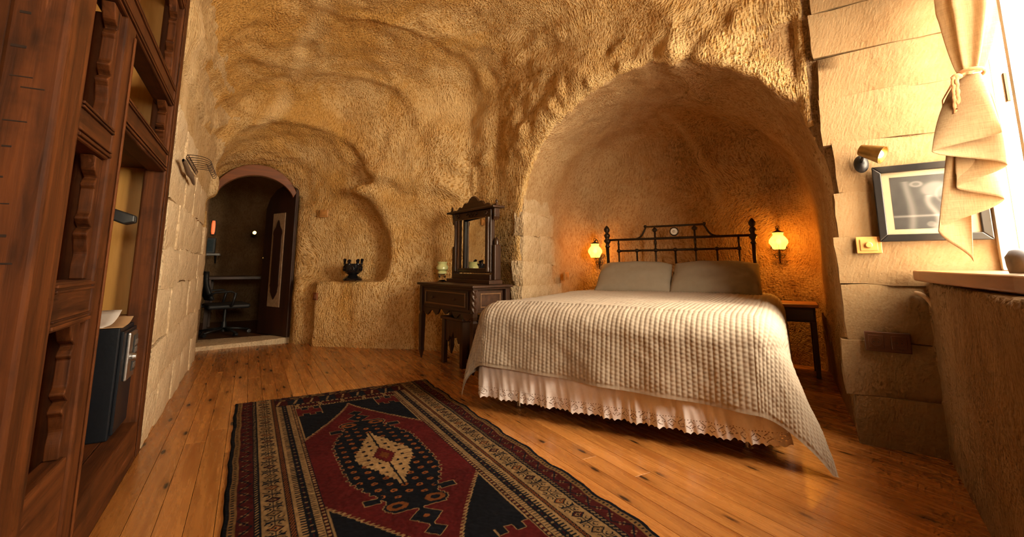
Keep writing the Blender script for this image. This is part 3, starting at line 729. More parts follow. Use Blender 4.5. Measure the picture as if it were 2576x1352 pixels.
for i in range(9):
    t = i / 8; z = 0.56 + 0.44 * t; w = 0.21 * (1 - 0.15 * t * t)
    P.append([(w * (2 * j / 8 - 1), -0.22 - 0.05 * math.sin(PI * t) + 0.05 * (2 * j / 8 - 1)**2 - 0.08 * t * t, z) for j in range(9)])
bk = MB().grid(P).build('backrest', CH, ch, True); so = bk.modifiers.new('t', 'SOLIDIFY'); so.thickness = 0.035; so.offset = 0
MB().tube([(0, -0.18, 0.44), (0, -0.27, 0.46), (0, -0.29, 0.60)], 0.018, 8).build('back_support', BLACK, ch, True)
for s in (-1, 1):
    MB().tube([(s * 0.22, 0.02, 0.45), (s * 0.29, 0.02, 0.48), (s * 0.295, 0.05, 0.66), (s * 0.28, 0.0, 0.69), (s * 0.27, -0.17, 0.68), (s * 0.24, -0.23, 0.62)], 0.016, 8).build('armrest', BLACK, ch, True)
dk = thing('desk', 'dark wooden desk against the wall of the room beyond the door', 'desk', (0.10, 7.75, 0.03))
MB().box(-0.62, 0.62, -0.30, 0.32, 0.68, 0.72).build('desk_top', WALNUT, dk, None, 0.004)
for sx in (-0.57, 0.57):
    for sy in (-0.26, 0.28): MB().box(sx - 0.025, sx + 0.025, sy - 0.025, sy + 0.025, 0, 0.68).build('leg', WALNUT_Z, dk, None, 0.003)
SHELFM = plain('grey_shelf', (0.30, 0.29, 0.27), 0.5)
s_ = thing('wall_shelf', 'grey shelf on the wall of the room beyond the door', 'shelf', (-0.62, 8.05, 1.06))
MB().box(-0.22, 0.22, -0.14, 0.12, -0.015, 0.015).build('shelf_board', SHELFM, s_, None, 0.003)
for sx in (-0.16, 0.16): MB().prism([(0.12, -0.015), (0.12, -0.13), (-0.10, -0.015)], sx - 0.01, sx + 0.01, 'x').build('bracket', BLACK, s_)
mo = thing('small_monitor', 'small dark screen set standing on the grey shelf', 'screen', (-0.62, 8.03, 1.076))
MB().box(-0.15, 0.15, -0.02, 0.12, 0.0, 0.23).build('casing', plain('charcoal_casing', (0.03, 0.035, 0.04), 0.4), mo, None, 0.012)
MB().box(-0.125, 0.125, -0.026, -0.02, 0.025, 0.205).build('screen', plain('dark_screen', (0.03, 0.05, 0.06), 0.15, bump=0), mo)
def emis(name, col, strength):
    t = NT(name); co = t.coord(); n = t.noise(co, 12, 2); t.done((0.8, 0.6, 0.4), 0.5, None)
    c = t.ramp(n, [(0.3, tuple(q * 0.9 for q in col)), (0.7, col)]); t.c(c, t.b.inputs['Emission Color']); t.b.inputs['Emission Strength'].default_value = strength; return t.m
def point(name, loc, power, col, radius=0.03, parent=None):
    l = bpy.data.lights.new(name, 'POINT'); l.energy = power; l.color = col; l.shadow_soft_size = radius
    o = bpy.data.objects.new(name, l); COL.objects.link(o); o.location = loc
    if parent: o.parent = parent
    return o
bl = thing('bare_bulb_lamp', 'small lit bulb on the wall of the room beyond the door', 'lamp', (0.02, 8.18, 1.40))
MB().lathe([(0.001, 0), (0.045, 0.0), (0.045, 0.02), (0.022, 0.03), (0.020, 0.07)], seg=14, mat=Matrix.Rotation(PI / 2, 4, 'X')).build('wall_socket', BLACK, bl, 40)
MB().ball((0, -0.10, 0), 0.026, 14, 10, (1, 1.25, 1)).build('bulb', emis('bulb_glow', (1.0, 0.50, 0.14), 6), bl, True)
point('bulb_light', (0, -0.22, 0.02), 0.7, (1.0, 0.55, 0.22), 0.04, bl)
rl = thing('red_wall_lamp', 'dim orange-red glowing lamp above the grey shelf', 'lamp', (-0.52, 8.12, 1.46))
MB().box(-0.03, 0.03, -0.01, 0.05, -0.11, 0.11).build('backplate', BLACK, rl, None, 0.004)
MB().lathe([(0.016, -0.10), (0.024, -0.06), (0.025, 0.05), (0.018, 0.10)], (0, -0.045, 0), 16).build('shade', emis('red_glow', (1.0, 0.12, 0.015), 0.9), rl, True)

# ================================================================ VESSEL, SWITCHES
GLAZE = plain('black_glaze', (0.006, 0.006, 0.008), 0.12, bump=0.02)
po = thing('crown_vessel', 'black glazed pottery vessel with crown-like spouts standing in the wall niche', 'vessel', (1.03, 5.51, 0.735), math.radians(-20))
MB().lathe([(0.001, 0), (0.105, 0.0), (0.108, 0.012), (0.085, 0.038), (0.052, 0.055), (0.045, 0.066)], seg=28).build('foot', GLAZE, po, 40)
MB().lathe([(0.044, 0.062), (0.072, 0.078), (0.096, 0.105), (0.104, 0.14), (0.101, 0.175), (0.104, 0.190), (0.092, 0.190), (0.088, 0.14), (0.06, 0.09), (0.001, 0.085)], seg=28).build('bowl', GLAZE, po, 40)
for i in range(6):
    a = 2 * PI * i / 6 + 0.2; hgt = [0.235, 0.225, 0.22, 0.235, 0.225, 0.23][i]
    MB().lathe([(0.014, 0.18), (0.012, 0.205), (0.016, hgt - 0.012), (0.020, hgt), (0.014, hgt + 0.010), (0.004, hgt + 0.014)], (0.094 * math.cos(a), 0.094 * math.sin(a), 0), 10).build('spout', GLAZE, po, 40)
for k in range(3):
    a = -PI / 2 + (k - 1) * 1.2
    MB().tube([(0.104 * math.cos(a + 0.24 * math.cos(q)), 0.104 * math.sin(a + 0.24 * math.cos(q)), 0.135 + 0.028 * math.sin(q)) for q in [2 * PI * i / 14 for i in range(14)]], 0.005, 6, True).build('ring_ornament', GLAZE, po, True)
SWP = plain('ochre_plastic', (0.50, 0.24, 0.07), 0.35, bump=0); SWP2 = plain('brown_plastic', (0.22, 0.07, 0.02), 0.35, bump=0); SWP3 = plain('dark_brown_plastic', (0.085, 0.028, 0.012), 0.35, bump=0)
def plate(name, label, cat, loc, normal, w, h, mat, kind, gangs=1):
    n = Vector(normal).normalized(); t = thing(name, label, cat, loc, math.atan2(n.y, n.x) + PI / 2)
    MB().box(-w / 2, w / 2, -0.010, 0.012, -h / 2, h / 2).build('faceplate', mat, t, None, 0.004, 3)
    for g in range(gangs):
        cx_ = -w / 2 + w * (g + 0.5) / gangs; gw = w / gangs
        fr_ = MB().box(cx_ - gw * 0.34, cx_ + gw * 0.34, -0.0145, -0.010, -h * 0.34, h * 0.34).build('insert', mat, t, None, 0.002)
        rotm = Matrix.Translation((cx_, -0.0145, 0)) @ Matrix.Rotation(PI / 2, 4, 'X')
        if kind == 'dimmer': MB().lathe([(0.016, 0), (0.0155, 0.012), (0.012, 0.015), (0.001, 0.015)], seg=24, mat=rotm).build('dial', mat, t, 40)
        elif kind == 'rocker': MB().box(cx_ - gw * 0.22, cx_ + gw * 0.22, -0.019, -0.0145, -h * 0.24, h * 0.24, ).build('rocker', mat, t, None, 0.002)
        else:
            MB().lathe([(0.024, -0.001), (0.0245, 0.003), (0.021, 0.003), (0.0205, -0.0005), (0.001, -0.0005)], seg=28, mat=rotm).build('socket_ring', mat, t, 40)
            for sx in (-0.0095, 0.0095): MB().lathe([(0.0028, 0), (0.0028, 0.0012), (0.0005, 0.0012)], seg=10, mat=Matrix.Translation((cx_ + sx, -0.0142, 0)) @ Matrix.Rotation(PI / 2, 4, 'X')).build('pin_hole', BLACK, t)
    return t
NF = Vector((-0.625, -0.781, 0))
plate('light_switch', 'ochre light switch high on the set-back wall beside the passage', 'switch', Vector((0.74, 5.965, 1.535)), NF, 0.105, 0.095, SWP, 'rocker')
plate('wall_socket_plate', 'small brown socket at the side of the niche ledge', 'socket', Vector((0.672, 5.74, 0.555)), Vector((-0.9, -0.43, 0)), 0.075, 0.085, SWP2, 'rocker')
plate('bed_socket_plate', 'ochre socket plate on the stone pier left of the bed', 'socket', P1 + V60 * 0.92 + U60 * 0.075 + Vector((0, 0, 0.79)), U60, 0.11, 0.085, SWP, 'rocker')
plate('dimmer_switch', 'ochre dimmer switch with round dial below the framed picture', 'switch', P2 + E2 * 0.125 + E1 * 0.066 + Vector((0, 0, 1.02)), E1, 0.108, 0.088, SWP, 'dimmer')
plate('double_socket', 'dark brown double socket low on the wall under the window shelf', 'socket', P2 + E2 * 0.155 + E1 * 0.066 + Vector((0, 0, 0.525)), E1, 0.185, 0.098, SWP3, 'socket', 2)

# ================================================================ DRESSER, STOOL, OIL LAMP
ds = thing('dressing_table', 'dark walnut dressing table with carved mirror beside the stone pier', 'dresser', (1.534, 4.557, 0), math.radians(-81.5))
LIGHTTRIM = wood('worn_trim', (0.10, 0.045, 0.018), (0.22, 0.11, 0.045), 'x', 0.4, 1.0, 0, 0.2)
MB().box(-0.045, 0.995, -0.035, 0.40, 0.715, 0.738).build('table_top', WALNUT, ds, None, 0.007, 3)
MB().box(-0.02, 0.97, -0.012, 0.385, 0.700, 0.716).build('top_moulding', WALNUT, ds, None, 0.004)
MB().box(0.03, 0.92, 0.010, 0.37, 0.500, 0.700).build('drawer_case', WALNUT, ds, None, 0.003)
def leg(cx_, cy_, name='leg'):
    a = 0.024; prof = [(a, 0.70), (a, 0.47), (a * 0.72, 0.44), (a * 1.05, 0.42), (a * 0.85, 0.10), (a * 0.95, 0.085), (a * 0.25, 0.0)]
    m = MB(); P = [[(cx_ + sx * r, cy_ + sy * r, z) for sx, sy in ((-1, -1), (1, -1), (1, 1), (-1, 1))] for r, z in prof[::-1]]
    m.grid(P, True); m.add(P[-1], [(0, 1, 2, 3)]); m.add(P[0], [(3, 2, 1, 0)]); return m.build(name, WALNUT_Z, ds, None, 0.002)
leg(0.005, 0.012); leg(0.005, 0.36); leg(0.945, 0.36); leg(0.945, 0.012)
tw = MB(); P = []
for i in range(41):
    t = i / 40; z = 0.505 + 0.19 * t; P.append([(0.958 + (0.020 + 0.006 * math.cos(3 * a + 22 * t)) * math.cos(a), -0.002 + (0.020 + 0.006 * math.cos(3 * a + 22 * t)) * math.sin(a), z) for a in [2 * PI * q / 18 for q in range(18)]])
tw.grid(P, True).build('twisted_column', WALNUT_Z, ds, True)
dw = MB().box(0.07, 0.87, -0.006, 0.012, 0.525, 0.685).build('drawer', WALNUT, ds, None, 0.003)
m = MB()
for x0, x1, z0, z1 in ((0.10, 0.84, 0.655, 0.668), (0.10, 0.84, 0.542, 0.555), (0.10, 0.113, 0.555, 0.655), (0.827, 0.84, 0.555, 0.655)): m.box(x0, x1, -0.014, -0.005, z0, z1)
m.build('drawer_moulding', LIGHTTRIM, dw, None, 0.003)
for x0 in (0.27, 0.67): MB().lathe([(0.006, 0), (0.006, 0.010), (0.014, 0.016), (0.016, 0.024), (0.008, 0.030), (0.001, 0.031)], seg=14, mat=Matrix.Translation((x0, -0.006, 0.605)) @ Matrix.Rotation(PI / 2, 4, 'X')).build('knob', WALNUT, dw, 40)
sp = MB().box(0.92, 0.930, 0.06, 0.33, 0.525, 0.685).build('side_panel', WALNUT, ds, None, 0.002)
m = MB()
for y0, y1, z0, z1 in ((0.085, 0.305, 0.655, 0.667), (0.085, 0.305, 0.543, 0.555), (0.085, 0.097, 0.555, 0.655), (0.293, 0.305, 0.555, 0.655)): m.box(0.929, 0.937, y0, y1, z0, z1)
m.build('side_moulding', LIGHTTRIM, sp, None, 0.003)
ap = [(0.03, 0.50)] + [(0.03 + 0.89 * i / 40, 0.462 + 0.022 * math.cos(2 * PI * i / 40 * 5) - 0.03 * (abs(i - 20) / 20)**4 + (0.018 if 14 < i < 26 else 0)) for i in range(41)] + [(0.92, 0.50)]
MB().prism(ap, 0.006, 0.022, 'y').build('scalloped_apron', WALNUT, ds, None, 0.002)
# mirror unit
MB().box(0.10, 0.87, 0.225, 0.375, 0.738, 0.775).build('mirror_base', WALNUT, ds, None, 0.004)
MB().box(0.15, 0.82, 0.265, 0.36, 0.775, 0.825).build('base_box', WALNUT, ds, None, 0.004)
for x0 in (0.105, 0.825):
    q = MB().box(x0, x0 + 0.045, 0.285, 0.355, 0.775, 1.10).build('mirror_upright', WALNUT_Z, ds, None, 0.006)
    MB().lathe([(0.022, 1.10), (0.024, 1.13), (0.012, 1.16), (0.001, 1.175)], (x0 + 0.022, 0.32, 0), 14).build('upright_finial', WALNUT_Z, q, 40)
mf = MB()
for x0, x1, z0, z1 in ((0.155, 0.235, 0.835, 1.44), (0.735, 0.815, 0.835, 1.44), (0.235, 0.735, 0.835, 0.872), (0.235, 0.735, 1.372, 1.44)): mf.box(x0, x1, 0.275, 0.325, z0, z1)
mfo = mf.build('mirror_frame', WALNUT_Z, ds, None, 0.008)
for x0 in (0.195, 0.775):
    MB().lathe([(0.020, 0.85), (0.022, 0.88), (0.015, 0.90), (0.017, 1.10), (0.014, 1.30), (0.022, 1.33), (0.024, 1.36)], (x0, 0.272, 0), 14).build('half_column', WALNUT_Z, mfo, 40)
    MB().tube([(x0 + (0.5 - x0) * 0.13 + 0.03 * math.cos(a) * (1 - a / 9), 0.268, 1.402 + 0.026 * math.sin(a) * (1 - a / 9)) for a in [k * 0.5 for k in range(17)]], 0.007, 6).build('scroll_carving', WALNUT, mfo, True)
MB().tube([(0.40 + 0.19 * i / 20, 0.270, 1.405 + 0.014 * math.sin(i * 1.1)) for i in range(21)], 0.008, 6).build('leaf_carving', WALNUT, mfo, True)
m = MB()
for x0, x1, z0, z1 in ((0.235, 0.243, 0.872, 1.372), (0.727, 0.735, 0.872, 1.372), (0.243, 0.727, 0.872, 0.880), (0.243, 0.727, 1.364, 1.372)): m.box(x0, x1, 0.272, 0.29, z0, z1)
m.build('inner_bead', LIGHTTRIM, mfo, None, 0.002)
mt = NT('mirror_silver'); mn = mt.noise(mt.coord(), 3, 2); MIRROR = mt.done(mt.ramp(mn, [(0.3, (0.84, 0.82, 0.76)), (0.7, (0.90, 0.88, 0.82))]), 0.02, None, Metallic=1.0)
MB().box(-0.25, 0.25, -0.003, 0.003, 0.872, 1.372).build('mirror_glass', MIRROR, ds).matrix_local = Matrix.Translation((0.485, 0.310, 0)) @ Matrix.Rotation(math.radians(-6.5), 4, 'Z')
MB().box(0.06, 0.91, 0.235, 0.37, 1.440, 1.462).build('cornice', WALNUT, ds, None, 0.006, 3)
cr = [(0.13, 1.462)]
for i in range(61):
    t = i / 60; q = 1 - abs(2 * t - 1); z = 1.470 + 0.118 * q**1.35 + 0.012 * math.cos(q * 22) + (0.018 if q > 0.93 else 0)
    cr.append((0.13 + 0.71 * t, z))
cr.append((0.84, 1.462))
MB().prism(cr, 0.285, 0.315, 'y').build('crest', WALNUT, ds, None, 0.004)
for x0 in (0.085, 0.885): MB().lathe([(0.014, 1.462), (0.018, 1.475), (0.010, 1.49), (0.013, 1.505), (0.001, 1.525)], (x0, 0.29, 0), 12).build('crest_finial', WALNUT, ds, 40)
for x0 in (0.10, 0.83): MB().prism([(x0, 1.44), (x0 + 0.04, 1.44), (x0 + 0.04, 1.36), (x0 + 0.02, 1.33), (x0 + 0.012, 1.38)], 0.28, 0.34, 'y').build('bracket', WALNUT, ds, None, 0.004)

st = thing('stool', 'dark wooden stool with cut-out panels tucked under the dressing table', 'stool', (1.81, 4.08, 0), math.radians(-81.5))
MB().box(-0.20, 0.20, -0.16, 0.16, 0.405, 0.432).build('seat', WALNUT, st, None, 0.008, 3)
for sx in (-1, 1):
    for sy in (-1, 1):
        MB().prism([(sx * 0.165 - 0.022, 0), (sx * 0.165 + 0.022, 0), (sx * 0.16 + 0.024, 0.405), (sx * 0.16 - 0.024, 0.405)], sy * 0.125 - 0.022, sy * 0.125 + 0.022, 'y').build('leg', WALNUT_Z, st, None, 0.003)
ogv = [(-0.135, 0.405), (-0.135, 0.17)] + [(-0.135 + 0.135 * i / 10, 0.17 + 0.11 * (i / 10)**0.7 + 0.02 * math.sin(i * 1.4)) for i in range(11)]
ogv = ogv + [(-a, z) for a, z in ogv[::-1]]
for sy in (-0.125, 0.125): MB().prism(ogv, sy - 0.008, sy + 0.008, 'y').build('cutout_panel', WALNUT_Z, st, None, 0.002)
ogx = [(a * 0.75, z) for a, z in ogv]
for sx in (-0.163, 0.163): MB().prism(ogx, sx - 0.008, sx + 0.008, 'x').build('cutout_panel', WALNUT_Z, st, None, 0.002)

MILK = plain('pale_green_glass', (0.50, 0.50, 0.22), 0.12, bump=0.0, var=0.05)
gq = NT('clear_glass'); gq.done((0.9, 0.9, 0.85), 0.03, None, Transmission_Weight=1.0, IOR=1.45); CLEAR = gq.m
ol = thing('oil_lamp', 'pale green glass oil lamp on the left of the dressing table', 'lamp', (1.72, 4.48, 0.738))
MB().lathe([(0.045, 0.0), (0.047, 0.008), (0.028, 0.022), (0.030, 0.045), (0.042, 0.062), (0.030, 0.075), (0.020, 0.082)], seg=24).build('lamp_base', CLEAR, ol, 40)
MB().lathe([(0.026, 0.078), (0.048, 0.086), (0.050, 0.100), (0.040, 0.112), (0.030, 0.116)], seg=24).build('burner_collar', MILK, ol, 40)
MB().lathe([(0.034, 0.112), (0.060, 0.130), (0.062, 0.150), (0.050, 0.172), (0.044, 0.182), (0.052, 0.200), (0.054, 0.206), (0.049, 0.206), (0.041, 0.184), (0.056, 0.150), (0.03, 0.116)], seg=28).build('shade', MILK, ol, 40)
MB().tube([(0.050 + 0.022 * math.sin(a), 0.0, 0.095 - 0.024 * math.cos(a)) for a in [k * 0.4 for k in range(9)]], 0.004, 6).build('handle', CLEAR, ol, True)

# ================================================================ BED
IRON = plain('bronzed_iron', (0.050, 0.034, 0.022), 0.42, 0.75, 0.2, 40)
F0 = (1.806, 2.098, 0); BR = math.radians(-60)
bed = thing('bed', 'double bed with bronzed iron headboard and white lace valance in the alcove', 'bed', F0, BR)
MATT = plain('mattress_ticking', (0.55, 0.5, 0.45), 0.9)
CHROME = plain('chrome', (0.7, 0.68, 0.65), 0.12, 1.0, bump=0)
MB().box(-0.79, 0.79, 0.0, 2.16, 0.13, 0.33).build('bed_base', MATT, bed, None, 0.02, 3)
MB().box(-0.79, 0.79, 0.0, 2.16, 0.33, 0.615).build('mattress', MATT, bed, None, 0.06, 4)
for x0 in (-0.62, 0.70):
    for y0 in (0.10, 2.0): MB().lathe([(0.024, 0), (0.026, 0.01), (0.018, 0.014), (0.018, 0.135)], (x0, y0, 0), 14).build('leg', CHROME, bed, 40)
# headboard
HB_Y = 2.24
mh = MB(); xs = 0.71
mh.tube([(-xs, HB_Y, 1.185), (xs, HB_Y, 1.185)], 0.0125, 10); mh.tube([(-0.585, HB_Y, 1.065), (0.585, HB_Y, 1.065)], 0.011, 10)
hb = mh.build('headboard', IRON, bed, True); hb['label'] = 'bronzed iron headboard with knobbed spindles'
hb.rotation_euler = (0, math.radians(-0.5), 0)
for s in (-1, 1):
    MB().tube([(s * xs, HB_Y, 0.0), (s * xs, HB_Y, 1.20)], 0.019, 12).build('post', IRON, hb, True)
    MB().lathe([(0.019, 1.10), (0.030, 1.115), (0.018, 1.13), (0.024, 1.15), (0.036, 1.165), (0.036, 1.185), (0.020, 1.20), (0.026, 1.215), (0.034, 1.235), (0.024, 1.255), (0.014, 1.262), (0.030, 1.285), (0.032, 1.305), (0.018, 1.33), (0.006, 1.345)], (s * xs, HB_Y, 0), 16).build('finial', IRON, hb, True)
    MB().tube(bez((s * 0.39, HB_Y, 1.19), (s * 0.32, HB_Y, 1.205), (s * 0.315, HB_Y, 1.26), (s * 0.285, HB_Y, 1.305), 10), 0.0095, 8).build('crest_curve', IRON, hb, True)
    MB().ball((s * 0.29, HB_Y, 1.315), 0.017, 12, 8).build('crest_knob', IRON, hb, True)
MB().tube([(-0.285, HB_Y, 1.31), (0.285, HB_Y, 1.31)], 0.0105, 10).build('crest_rail', IRON, hb, True)
for i in range(7):
    x0 = -0.585 + 0.195 * i; top = 1.31 if i in (2, 4) else 1.185 if i in (0, 6) else 1.065
    q = MB().tube([(x0, HB_Y, 0.45), (x0, HB_Y, top)], 0.0095, 8).build('spindle', IRON, hb, True)
    MB().ball((x0, HB_Y, 1.065), 0.024, 12, 8, (1, 1, 0.85)).build('knob', IRON, q, True)
    if i in (2, 4):
        MB().ball((x0, HB_Y, 1.145), 0.016, 10, 8, (1, 1, 2.0)).build('knob', IRON, q, True)
        MB().ball((x0, HB_Y, 1.275), 0.022, 12, 8, (1.2, 0.7, 1)).build('knob', IRON, q, True)
    if i in (0, 6): MB().ball((x0, HB_Y, 1.135), 0.013, 10, 8, (1, 1, 2.0)).build('knob', IRON, q, True)
md = MB().lathe([(0.044, -0.006), (0.046, 0.004), (0.038, 0.010), (0.001, 0.010)], seg=28, mat=Matrix.Translation((0, HB_Y, 1.25)) @ Matrix.Rotation(PI / 2, 4, 'X')).build('medallion', IRON, hb, 40)
MB().lathe([(0.035, 0.009), (0.033, 0.014), (0.012, 0.018), (0.001, 0.018)], seg=28, mat=Matrix.Translation((0, HB_Y, 1.25)) @ Matrix.Rotation(PI / 2, 4, 'X')).build('porcelain_disc', plain('porcelain', (0.88, 0.86, 0.80), 0.2, var=0.03), md, 40)
MB().tube([(0.010 * math.cos(a), HB_Y - 0.019, 1.25 + 0.010 * math.sin(a)) for a in [k * 0.5 for k in range(12)]], 0.0025, 6).build('disc_flower', plain('sepia', (0.25, 0.15, 0.08), 0.4), md, True)

# pleated valance with lace edge
SKIRT = plain('white_cotton', (0.80, 0.72, 0.71), 0.85, var=0.04, scale=60)
path = []
hw = 0.845
for i in range(60): path.append((-hw, 1.2 - 1.2 * i / 60, -1, 0))
for i in range(9): a = PI / 2 * i / 8; path.append((-hw + 0.03 - 0.03 * math.cos(a) , -0.0 - 0.03 * math.sin(a), -math.cos(a), -math.sin(a)))
for i in range(1, 190): path.append((-hw + 0.03 + (2 * hw - 0.06) * i / 190, -0.03, 0, -1))
for i in range(9): a = PI / 2 * i / 8; path.append((hw - 0.03 + 0.03 * math.sin(a), -0.03 * math.cos(a), math.sin(a), -math.cos(a)))
for i in range(60): path.append((hw, 1.2 * i / 60, 1, 0))
acc = [0.0]
for a, b in zip(path, path[1:]): acc.append(acc[-1] + math.hypot(b[0] - a[0], b[1] - a[1]))
S_ = np.array(acc); PX = np.array(path)
def resample(n):
    s = np.linspace(0, S_[-1], n); return s, np.stack([np.interp(s, S_, PX[:, k]) for k in range(4)], 1)
def pleat(s):
    ph = s * 2 * PI / 0.155 + 1.3 * np.sin(s * 5.1) + 0.7 * np.sin(s * 11.3); return 0.55 * np.sin(ph) + 0.25 * np.sin(2.3 * ph + 1) + 0.12 * np.sin(s * 71)
def skirt(name, z0, z1, n, rows, mat, par, holes=False):
    s, p = resample(n); zz = np.linspace(z1, z0, rows); V_ = []
    for z in zz:
        k = np.clip((0.42 - z) / 0.36, 0, 1); off = 0.008 + 0.030 * k * pleat(s) * k + 0.022 * k + 0.004 * np.sin(s * 130 + z * 30) * k
        zc = np.full(n, z)
        if holes: zc = z + (0.010 * np.abs(np.sin(s * PI / 0.030)) - 0.004) * np.clip((z1 - z) / (z1 - z0), 0, 1)**3
        V_.append(np.stack([p[:, 0] + p[:, 2] * off, p[:, 1] + p[:, 3] * off, zc], 1))
    V_ = np.concatenate(V_); F_ = grid_faces(rows, n)
    if holes:
        i = np.arange((rows - 1) * (n - 1)); r = i // (n - 1); c = i % (n - 1); sc = s[c]; t = r / (rows - 1)
        per = 0.048; fx = ((sc / per) % 1 - 0.5) * 2; fy = (t - 0.48) / 0.36
        dd = np.abs(fx) + np.abs(fy); ring = (np.abs(dd - 0.78) < 0.12) & ((r + c) % 2 == 0)
        dots = (dd < 0.25) & ((r + c) % 3 == 0)
        top = (np.abs(t - 0.09) < 0.03) & (c % 3 == 0)
        F_ = F_[~(ring | dots | top)]
    return np_mesh(name, V_, F_, mat, par)
vl = skirt('valance', 0.150, 0.44, 620, 26, SKIRT, bed)
lc = skirt('lace_edge', 0.082, 0.151, 900, 21, SKIRT, bed, True); lc['label'] = 'white crocheted lace edge'

# quilt
QUILT = plain('quilted_cotton', (0.43, 0.355, 0.28), 0.85, var=0.05, scale=25)
hx, zt, y_head = 0.765, 0.660, 2.14
da = np.linspace(-(hx + 0.54), hx + 0.54, 760); db = np.linspace(-0.405, y_head, 560)
A, B = np.meshgrid(da, db)
oa = np.maximum(np.abs(A) - hx, 0); ob = np.maximum(0.085 - B, 0) * (1 + 0.06 * A / hx); sg = np.sign(A)
r = np.hypot(oa, ob); th_ = np.arctan2(ob, oa)               # 0: side drop, 90deg: foot drop
R_ = 0.14; arc = R_ * PI / 2
ang_ = np.clip(r / R_, 0, PI / 2); out = R_ * np.sin(ang_); down = R_ * (1 - np.cos(ang_)) + np.maximum(r - arc, 0)
hang = np.maximum(r - arc, 0)
corner = np.sin(2 * th_)**1.0 * (r > 0)
ca, cb = np.where(r > 0, oa / np.maximum(r, 1e-6), 0), np.where(r > 0, ob / np.maximum(r, 1e-6), 0)
ws = np.where(sg > 0, 0.74, 0.42)
fold = 0.012 * np.sin(A * 8.3 + 1.0) + 0.010 * np.sin(A * 17 + 2.0)
fl_s = hang * (0.06 + 0.50 * corner * ws) * np.where(sg > 0, 1.0, 1.45 - 1.35 * hang); fl_f = hang * (0.09 + 0.08 * corner) + fold * np.clip(hang / 0.3, 0, 1) * cb
down = down * np.where(corner > 0, 1 - 0.0 * corner, 1)
Xq = sg * (np.minimum(np.abs(A), hx) + out * ca + fl_s * ca**0.5 * (ca > 0))
Yq = np.maximum(B, 0.085) - (out * cb + fl_f * cb**0.5 * (cb > 0))
Zq = zt - down + 0.010 * NZ(np.stack([A, B, 0 * A], -1), 2.2) * (r < 0.02) + 0.012 * np.cos(A / hx * 1.4) * (r <= 0)
Zq = np.maximum(Zq, 0.012)
Vq = np.stack([Xq, Yq, Zq], -1)
gu = np.gradient(Vq, axis=1); gv = np.gradient(Vq, axis=0); nq = np.cross(gu, gv); nq /= np.maximum(1e-9, np.linalg.norm(nq, axis=-1, keepdims=True))
rib = np.abs(np.sin(PI * A / 0.0265))**0.8 * 0.0021 + 0.0026 * np.abs(np.sin(PI * B / 0.021 + 0.5 * np.sin(A * 40) + 1.2 * np.floor(A / 0.0265))) * np.abs(np.sin(PI * A / 0.0265))**0.5 + 0.0025 * NZ2(np.stack([A * 3, B * 3, 0 * A], -1), 6.0)
hemz = np.clip((np.minimum(B - db[0], hx + 0.54 - np.abs(A)) - 0.018) / 0.006, 0, 1); rib = rib * (0.25 + 0.75 * hemz)
Vq = Vq + nq * rib[..., None] * np.sign(nq[350, 380, 2])
ql = np_mesh('quilt', Vq.reshape(-1, 3), grid_faces(*A.shape), QUILT)
ql.location = F0; ql.rotation_euler = (0, 0, BR)
tag(ql, 'beige ribbed quilt draped over the bed with corners hanging to the floor', 'quilt')

PILLOW = plain('taupe_cotton', (0.31, 0.26, 0.195), 0.85, var=0.05, scale=20)
def pillow(label, cx_, w, h, t, tilt, y, z, rz, ph):
    n1, n2 = 44, 30; uu_ = np.linspace(-1, 1, n1); vv_ = np.linspace(-1, 1, n2); UU, VV = np.meshgrid(uu_, vv_); faces = []; Vs = []
    prof = (np.clip(1 - np.abs(UU)**2.6, 0, 1) * np.clip(1 - np.abs(VV)**2.2, 0, 1))**0.50
    wob = 0.012 * NZ(np.stack([UU * 1.5 + ph, VV * 1.5, 0 * UU], -1), 1.7) * prof + 0.004 * np.sin(UU * 9 + VV * 5 + ph) * (1 - prof)
    sx = UU * (1 - 0.03 * (1 - VV**2)) * (1 - 0.06 * np.clip(VV, 0, 1)); sy = VV * (1 - 0.07 * np.abs(UU)**4) + 0.05 * (VV > 0) * (1 - UU**2) * VV
    for s in (1, -1):
        Vs.append(np.stack([sx * w / 2, s * prof * t / 2 + wob, sy * h / 2], -1).reshape(-1, 3))
    f1 = grid_faces(n2, n1); f2 = f1[:, ::-1] + n1 * n2
    o = np_mesh('pillow', np.concatenate(Vs), np.concatenate([f1, f2]), PILLOW)
    bm = bmesh.new(); bm.from_mesh(o.data); bmesh.ops.remove_doubles(bm, verts=bm.verts, dist=0.0009); bmesh.ops.recalc_face_normals(bm, faces=bm.faces); bm.to_mesh(o.data); bm.free(); o.data.shade_smooth()
    o.matrix_world = Matrix.Translation(F0) @ Matrix.Rotation(BR, 4, 'Z') @ Matrix.Translation((cx_, y, z)) @ Matrix.Rotation(rz, 4, 'Z') @ Matrix.Rotation(tilt, 4, 'X')
    return tag(o, label, 'pillow', 'taupe pillows at the bed head')
pillow('taupe pillow on the left side of the bed head', -0.365, 0.75, 0.40, 0.17, math.radians(-44), 1.96, 0.785, 0.03, 0.0)
pillow('taupe pillow on the right side of the bed head', 0.375, 0.77, 0.40, 0.18, math.radians(-42), 1.94, 0.785, -0.02, 3.0)

